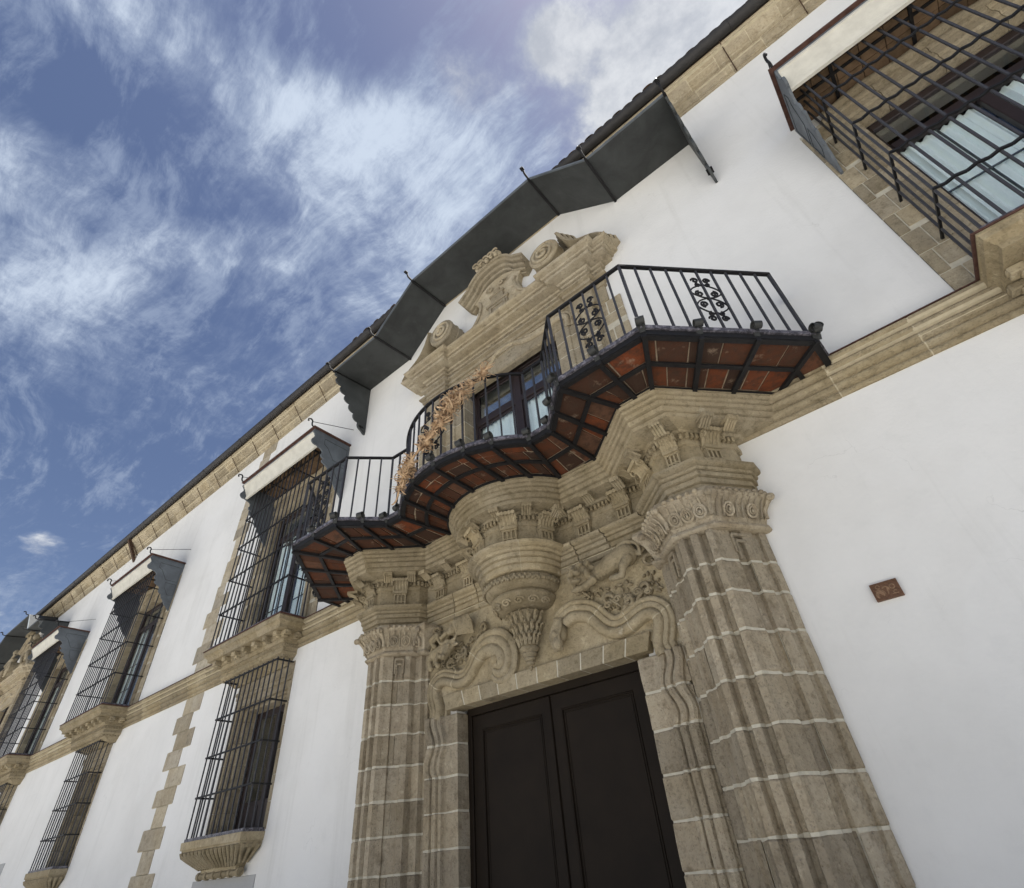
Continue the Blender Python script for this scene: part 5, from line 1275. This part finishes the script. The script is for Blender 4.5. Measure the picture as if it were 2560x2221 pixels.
    for sx in (1, -1):
        x0, x1 = sorted((cx + sx * .07, cx + sx * (a - .09)))
        MB().box(x0 - .005, x1 + .005, y + .03, y + .036, 5.49, 7.75).build('pane', M[glass_lower], w)
        if curtains:
            curtain(w, x0 + .01, x1 - .01, 5.5, 7.76, y + .10)
            mm = MB()
            for zz in (6.1, 6.75): mm.box(x0, x1, y + .055, y + .068, zz, zz + .02)
            mm.box((x0 + x1) / 2 - .01, (x0 + x1) / 2 + .01, y + .0551, y + .0681, 5.5, 7.74)
            mm.build('glazing_bar', M['leadk'], w)
    return w
def window_canopy(cc, ch, label):
    k = thing('window_canopy', label, 'canopy', (cc, 0, 9.0)); YF = -.90
    # boarded soffit with iron straps, thin tiled top
    MB().box(cc - ch - .05, cc + ch + .05, YF - .03, .0, 9.085, 9.115).build('tile_edge', M['redtrim'], k)
    MB().box(cc - ch, cc + ch, YF + .02, -.002, 9.03, 9.083).build('slab', M['lead'], k)
    for i in range(10):
        for j in range(3):
            x0 = cc - ch + .03 + (2 * ch - .06) * i / 10; x1 = cc - ch + .03 + (2 * ch - .06) * (i + 1) / 10; MB().box(x0 + .004, x1 - .004, -.78 + .26 * j + .004, -.52 + .26 * j - .004, 9.005 + jit(.003), 9.029).build('soffit_board', M['wood'], k, bevel=.003)
    for t in (-.62, 0, .62): MB().box(cc + t * ch - .02, cc + t * ch + .02, -.80, -.004, 8.985, 9.000).build('strap', M['iron'], k)
    MB().box(cc - ch + .03, cc + ch - .03, -.42, -.38, 8.986, 9.0015).build('strap', M['iron'], k)
    # cream cove fascia
    fp = [(YF + .01, 9.028), (YF + .005, 8.985), (YF + .025, 8.975), (YF + .04, 8.94), (YF + .085, 8.85), (YF + .12, 8.78), (YF + .13, 8.735), (YF + .118, 8.715), (YF + .13, 8.68), (YF + .17, 8.68), (YF + .16, 8.80), (YF + .10, 8.97), (YF + .09, 9.028)]
    extr_x(fp, cc - ch + .018, cc + ch - .018).build('cove_fascia', M['cream'], k, smooth=40)
    # scalloped side boards
    lobes = [(YF, 9.03), (YF - .01, 8.99), (YF + .02, 8.96), (YF + .05, 8.90), (YF + .03, 8.86)] + [(YF + .075 + .085 * cos(radians(a)), 8.765 + .085 * sin(radians(a))) for a in range(110, 300, 20)] + [(YF + .17, 8.66), (YF + .225, 8.645), (YF + .27, 8.60), (YF + .275, 8.55), (YF + .25, 8.515), (YF + .27, 8.46), (YF + .33, 8.43)] + [(YF + .345 + .05 * cos(radians(a)), 8.375 + .05 * sin(radians(a))) for a in range(110, 270, 30)] + [(YF + .39, 8.30), (YF + .45, 8.27), (YF + .47, 8.20), (YF + .46, 8.15), (YF + .50, 8.11), (YF + .56, 8.08), (YF + .58, 8.0), (YF + .63, 7.96), (YF + .68, 7.88), (YF + .73, 7.82), (YF + .80, 7.76), (YF + .85, 7.70), (-.002, 7.69), (-.002, 9.03)]
    for sx in (1, -1):
        x = cc + sx * ch; b = side_board('side_board', x, lobes, k, M['lead'], .03)
        m = MB(); o = x + sx * .0165
        fld = [(-.06, 8.93), (-.62, 8.93), (-.62, 8.80), (-.52, 8.74), (-.44, 8.62), (-.36, 8.50), (-.06, 8.50)]
        m.tube([Vector((o, y, z)) for y, z in fld + fld[:1]], .006, 4); fl2 = [(-.06, 8.42), (-.34, 8.42), (-.30, 8.25), (-.20, 8.10), (-.06, 8.10)]; m.tube([Vector((o, y, z)) for y, z in fl2 + fl2[:1]], .006, 4)
        m.build('board_bead', M['leadk'], b)
        h = MB(); e0 = Vector((x, YF + .02, 9.10)); h.tube(spline([e0 + Vector((0, .06, 0)), e0, e0 + Vector((0, -.07, .02)), e0 + Vector((0, -.09, .07)), e0 + Vector((0, -.09, .14)), e0 + Vector((0, -.13, .17)), e0 + Vector((0, -.18, .15)), e0 + Vector((0, -.18, .11))], 4), .017, 6); h.ell(e0 + Vector((0, -.18, .105)), (.024, .022, .018), 7, 5)
        h.build('hook', M['iron'], k, smooth=50)
        MB().tube([e0 + Vector((0, -.09, .12)), Vector((x + .05, .01, 9.55))], .007, 5).build('stay_rod', M['iron'], k)
    return k
UW = ['barred upper window nearest the camera, cut by the top right corner of the picture', 'barred upper window just left of the balcony, beside the toothed quoin band', 'barred upper window between the quoin band and the far left window', 'farthest barred upper window at the left edge beside the second doorcase']
UC = ['large canopy with cream cove over the top right window nearest the camera', 'canopy with cream cove and grey scalloped boards left of the balcony', 'canopy with cream cove over the second upper window from the balcony', 'small far canopy with cream cove over the leftmost upper window']
for u, l, c in zip(UPPER, UW, UC):
    upper_window(u, l)['group'] = 'barred upper windows'
    window_canopy(u['cc'], u['ch'], c)['group'] = 'canopies over the upper windows'

# ---------------------------------------------------------------- barred windows of the ground floor
def lower_window(u, label):
    cx, H, d = u['cx'], u['h'], u['d']; a = H - .06
    w = thing('barred_window', label, 'window', (cx, 0, 2.25), 'barred ground-floor windows')
    for sx in (1, -1):
        prof = [(H + .045, .02), (H + .045, -.012), (H - .02, -.016), (H - .03, .0), (a, .004), (a - .002, .06), (a - .03, .07), (a - .035, .14), (a - .07, .15), (a - .075, .30), (a - .08, .36)]
        for i in range(6):
            z0, z1 = 2.28 + .345 * i, 2.28 + .345 * (i + 1) - .008
            MB().loft([[(cx + sx * p, q, z) for p, q in prof] + [(cx + sx * (H + .04), .36, z)] for z in (z0, min(z1, 4.345))]).build('jamb_stone', M['trim'], w)
    pf = [(.02, 4.66), (-.014, 4.66), (-.018, 4.50), (-.05, 4.48), (-.055, 4.43), (-.03, 4.42), (-.03, 4.36), (.0, 4.35), (.004, 4.24), (.06, 4.23), (.07, 4.20), (.14, 4.195), (.15, 4.16), (.36, 4.15), (.36, 4.5)]
    for q0, q1 in ((-1, -.3), (-.3, .35), (.35, 1)): extr_x(pf, cx + (H + .045) * q0 + .004, cx + (H + .045) * q1 - .004).build('lintel_stone', M['trim'], w)
    # bell-shaped corbelled sill
    k = H / .87; D = d + .05
    lv = [(2.255, 1.0, D), (2.24, 1.0, D), (2.155, .99, D - .005), (2.15, .97, D - .025), (2.12, .965, D - .03), (2.08, .95, D - .05), (2.04, .85, D - .11), (2.0, .72, D - .16), (1.95, .63, D - .20), (1.89, .575, D - .225), (1.85, .56, D - .23), (1.845, .56, .05)]
    s = rect_loft(cx, [(z, q * H * 1.04, dd) for z, q, dd in lv], 'sill_corbel', M['gold'], w)
    m = MB()
    for i in range(15):
        x = -.95 + 1.9 * i / 14; q = cx + x * H
        m.tube([(q, -(D - .02), 2.125), (q, -(D - .035), 2.08), (cx + x * H * .88, -(D - .085), 2.02), (cx + x * H * .76, -(D - .145), 1.96), (cx + x * H * .62, -(D - .20), 1.90)], .036 * k, 7, taper=lambda u_: 1.15 - .5 * u_)
    for sx in (1, -1):
        for i in range(3):
            y = -.06 - (D - .12) * i / 2.2; m.tube([(cx + sx * H * 1.0, y, 2.125), (cx + sx * H * .98, y, 2.07), (cx + sx * H * .86, y * .8, 2.01), (cx + sx * H * .72, y * .55, 1.93)], .034, 7, taper=lambda u_: 1.1 - .4 * u_)
    m.build('gadroon_row', M['gold'], w, smooth=50, kind='stuff')
    m = MB(); m.tube([(cx - H * .66, -.10, 1.815), (cx + H * .66, -.10, 1.815)], .042, 9)
    for x in (-.66, -.4, -.13, .13, .4, .66): m.tube([(cx + x * H - .03, -.10, 1.815), (cx + x * H + .03, -.10, 1.815)], .056, 9)
    m.build('roll', M['gold'], w, smooth=40)
    MB().box(cx - H - .02, cx + H + .02, -(d + .02), .36, 2.256, 2.30).build('slate_sill', M['edge'], w)
    g = holder('grille', w, (cx, -d, 2.3)); n = 11 if H > .8 else 9
    bm_ = MB().box(-.009, .009, -.009, .009, 2.28, 4.68).mesh('bar', M['ironb'])
    for x, y in [(cx - H + 2 * H * i / n, -d) for i in range(n + 1)] + [(cx + sx * H, -d * q) for sx in (1, -1) for q in (.33, .67)]: link('bar', bm_, g, loc=(x, y, 0))
    for z in (2.84, 3.415, 4.01, 4.64):
        m = MB(); m.bar((cx - H, -d - .012, z), (cx + H, -d - .012, z), .022, .024)
        for sx in (1, -1): m.bar((cx + sx * H, -d - .012, z), (cx + sx * H, 0, z), .022, .024); m.ell((cx + sx * H, -d - .012, z), (.018, .018, .018), 6, 5)
        m.build('rail', M['iron'], g)
    y = .37; a -= .08
    f = MB(); f.box(cx - a, cx - a + .08, y, y + .06, 2.30, 4.15); f.box(cx + a - .08, cx + a, y, y + .06, 2.30, 4.15); f.box(cx - a + .08, cx + a - .08, y, y + .06, 4.05, 4.15); f.box(cx - .06, cx + .06, y - .01, y + .06, 2.30, 4.05)
    f.box(cx - a + .08, cx - .06, y + .001, y + .06, 2.30, 2.75); f.box(cx + .06, cx + a - .08, y + .001, y + .06, 2.30, 2.75)
    f.build('window_frame', M['frame'], w, bevel=.006)
    for sx in (1, -1):
        x0, x1 = sorted((cx + sx * .06, cx + sx * (a - .08)))
        MB().box(x0, x1, y + .025, y + .031, 2.74, 4.06).build('pane', M['glassd'], w)
        MB().box(x0 + .06, x1 - .06, y - .012, y + .002, 2.40, 2.68).build('panel', M['frame'], w, bevel=.006)
        if sx > 0: curtain(w, x0 + .02, x0 + .30, 2.76, 4.04, y + .12, .012)
    return w
LW = ['barred ground-floor window right of the toothed quoin band, on a fluted bell corbel', 'narrow barred ground-floor window left of the toothed quoin band', 'barred ground-floor window cut off by the left edge of the picture']
for u, l in zip(LOWER, LW): lower_window(u, l)

# ---------------------------------------------------------------- the second portal far along the facade
doorcase(XC2, 'far second stone doorcase with carved cherubs at the left edge', True)
glazed_door(XC2, 'dark glazed door inside the far second doorcase at the left edge')
big_canopy(XC2, 'far dark slate canopy over the second doorcase at the left edge')
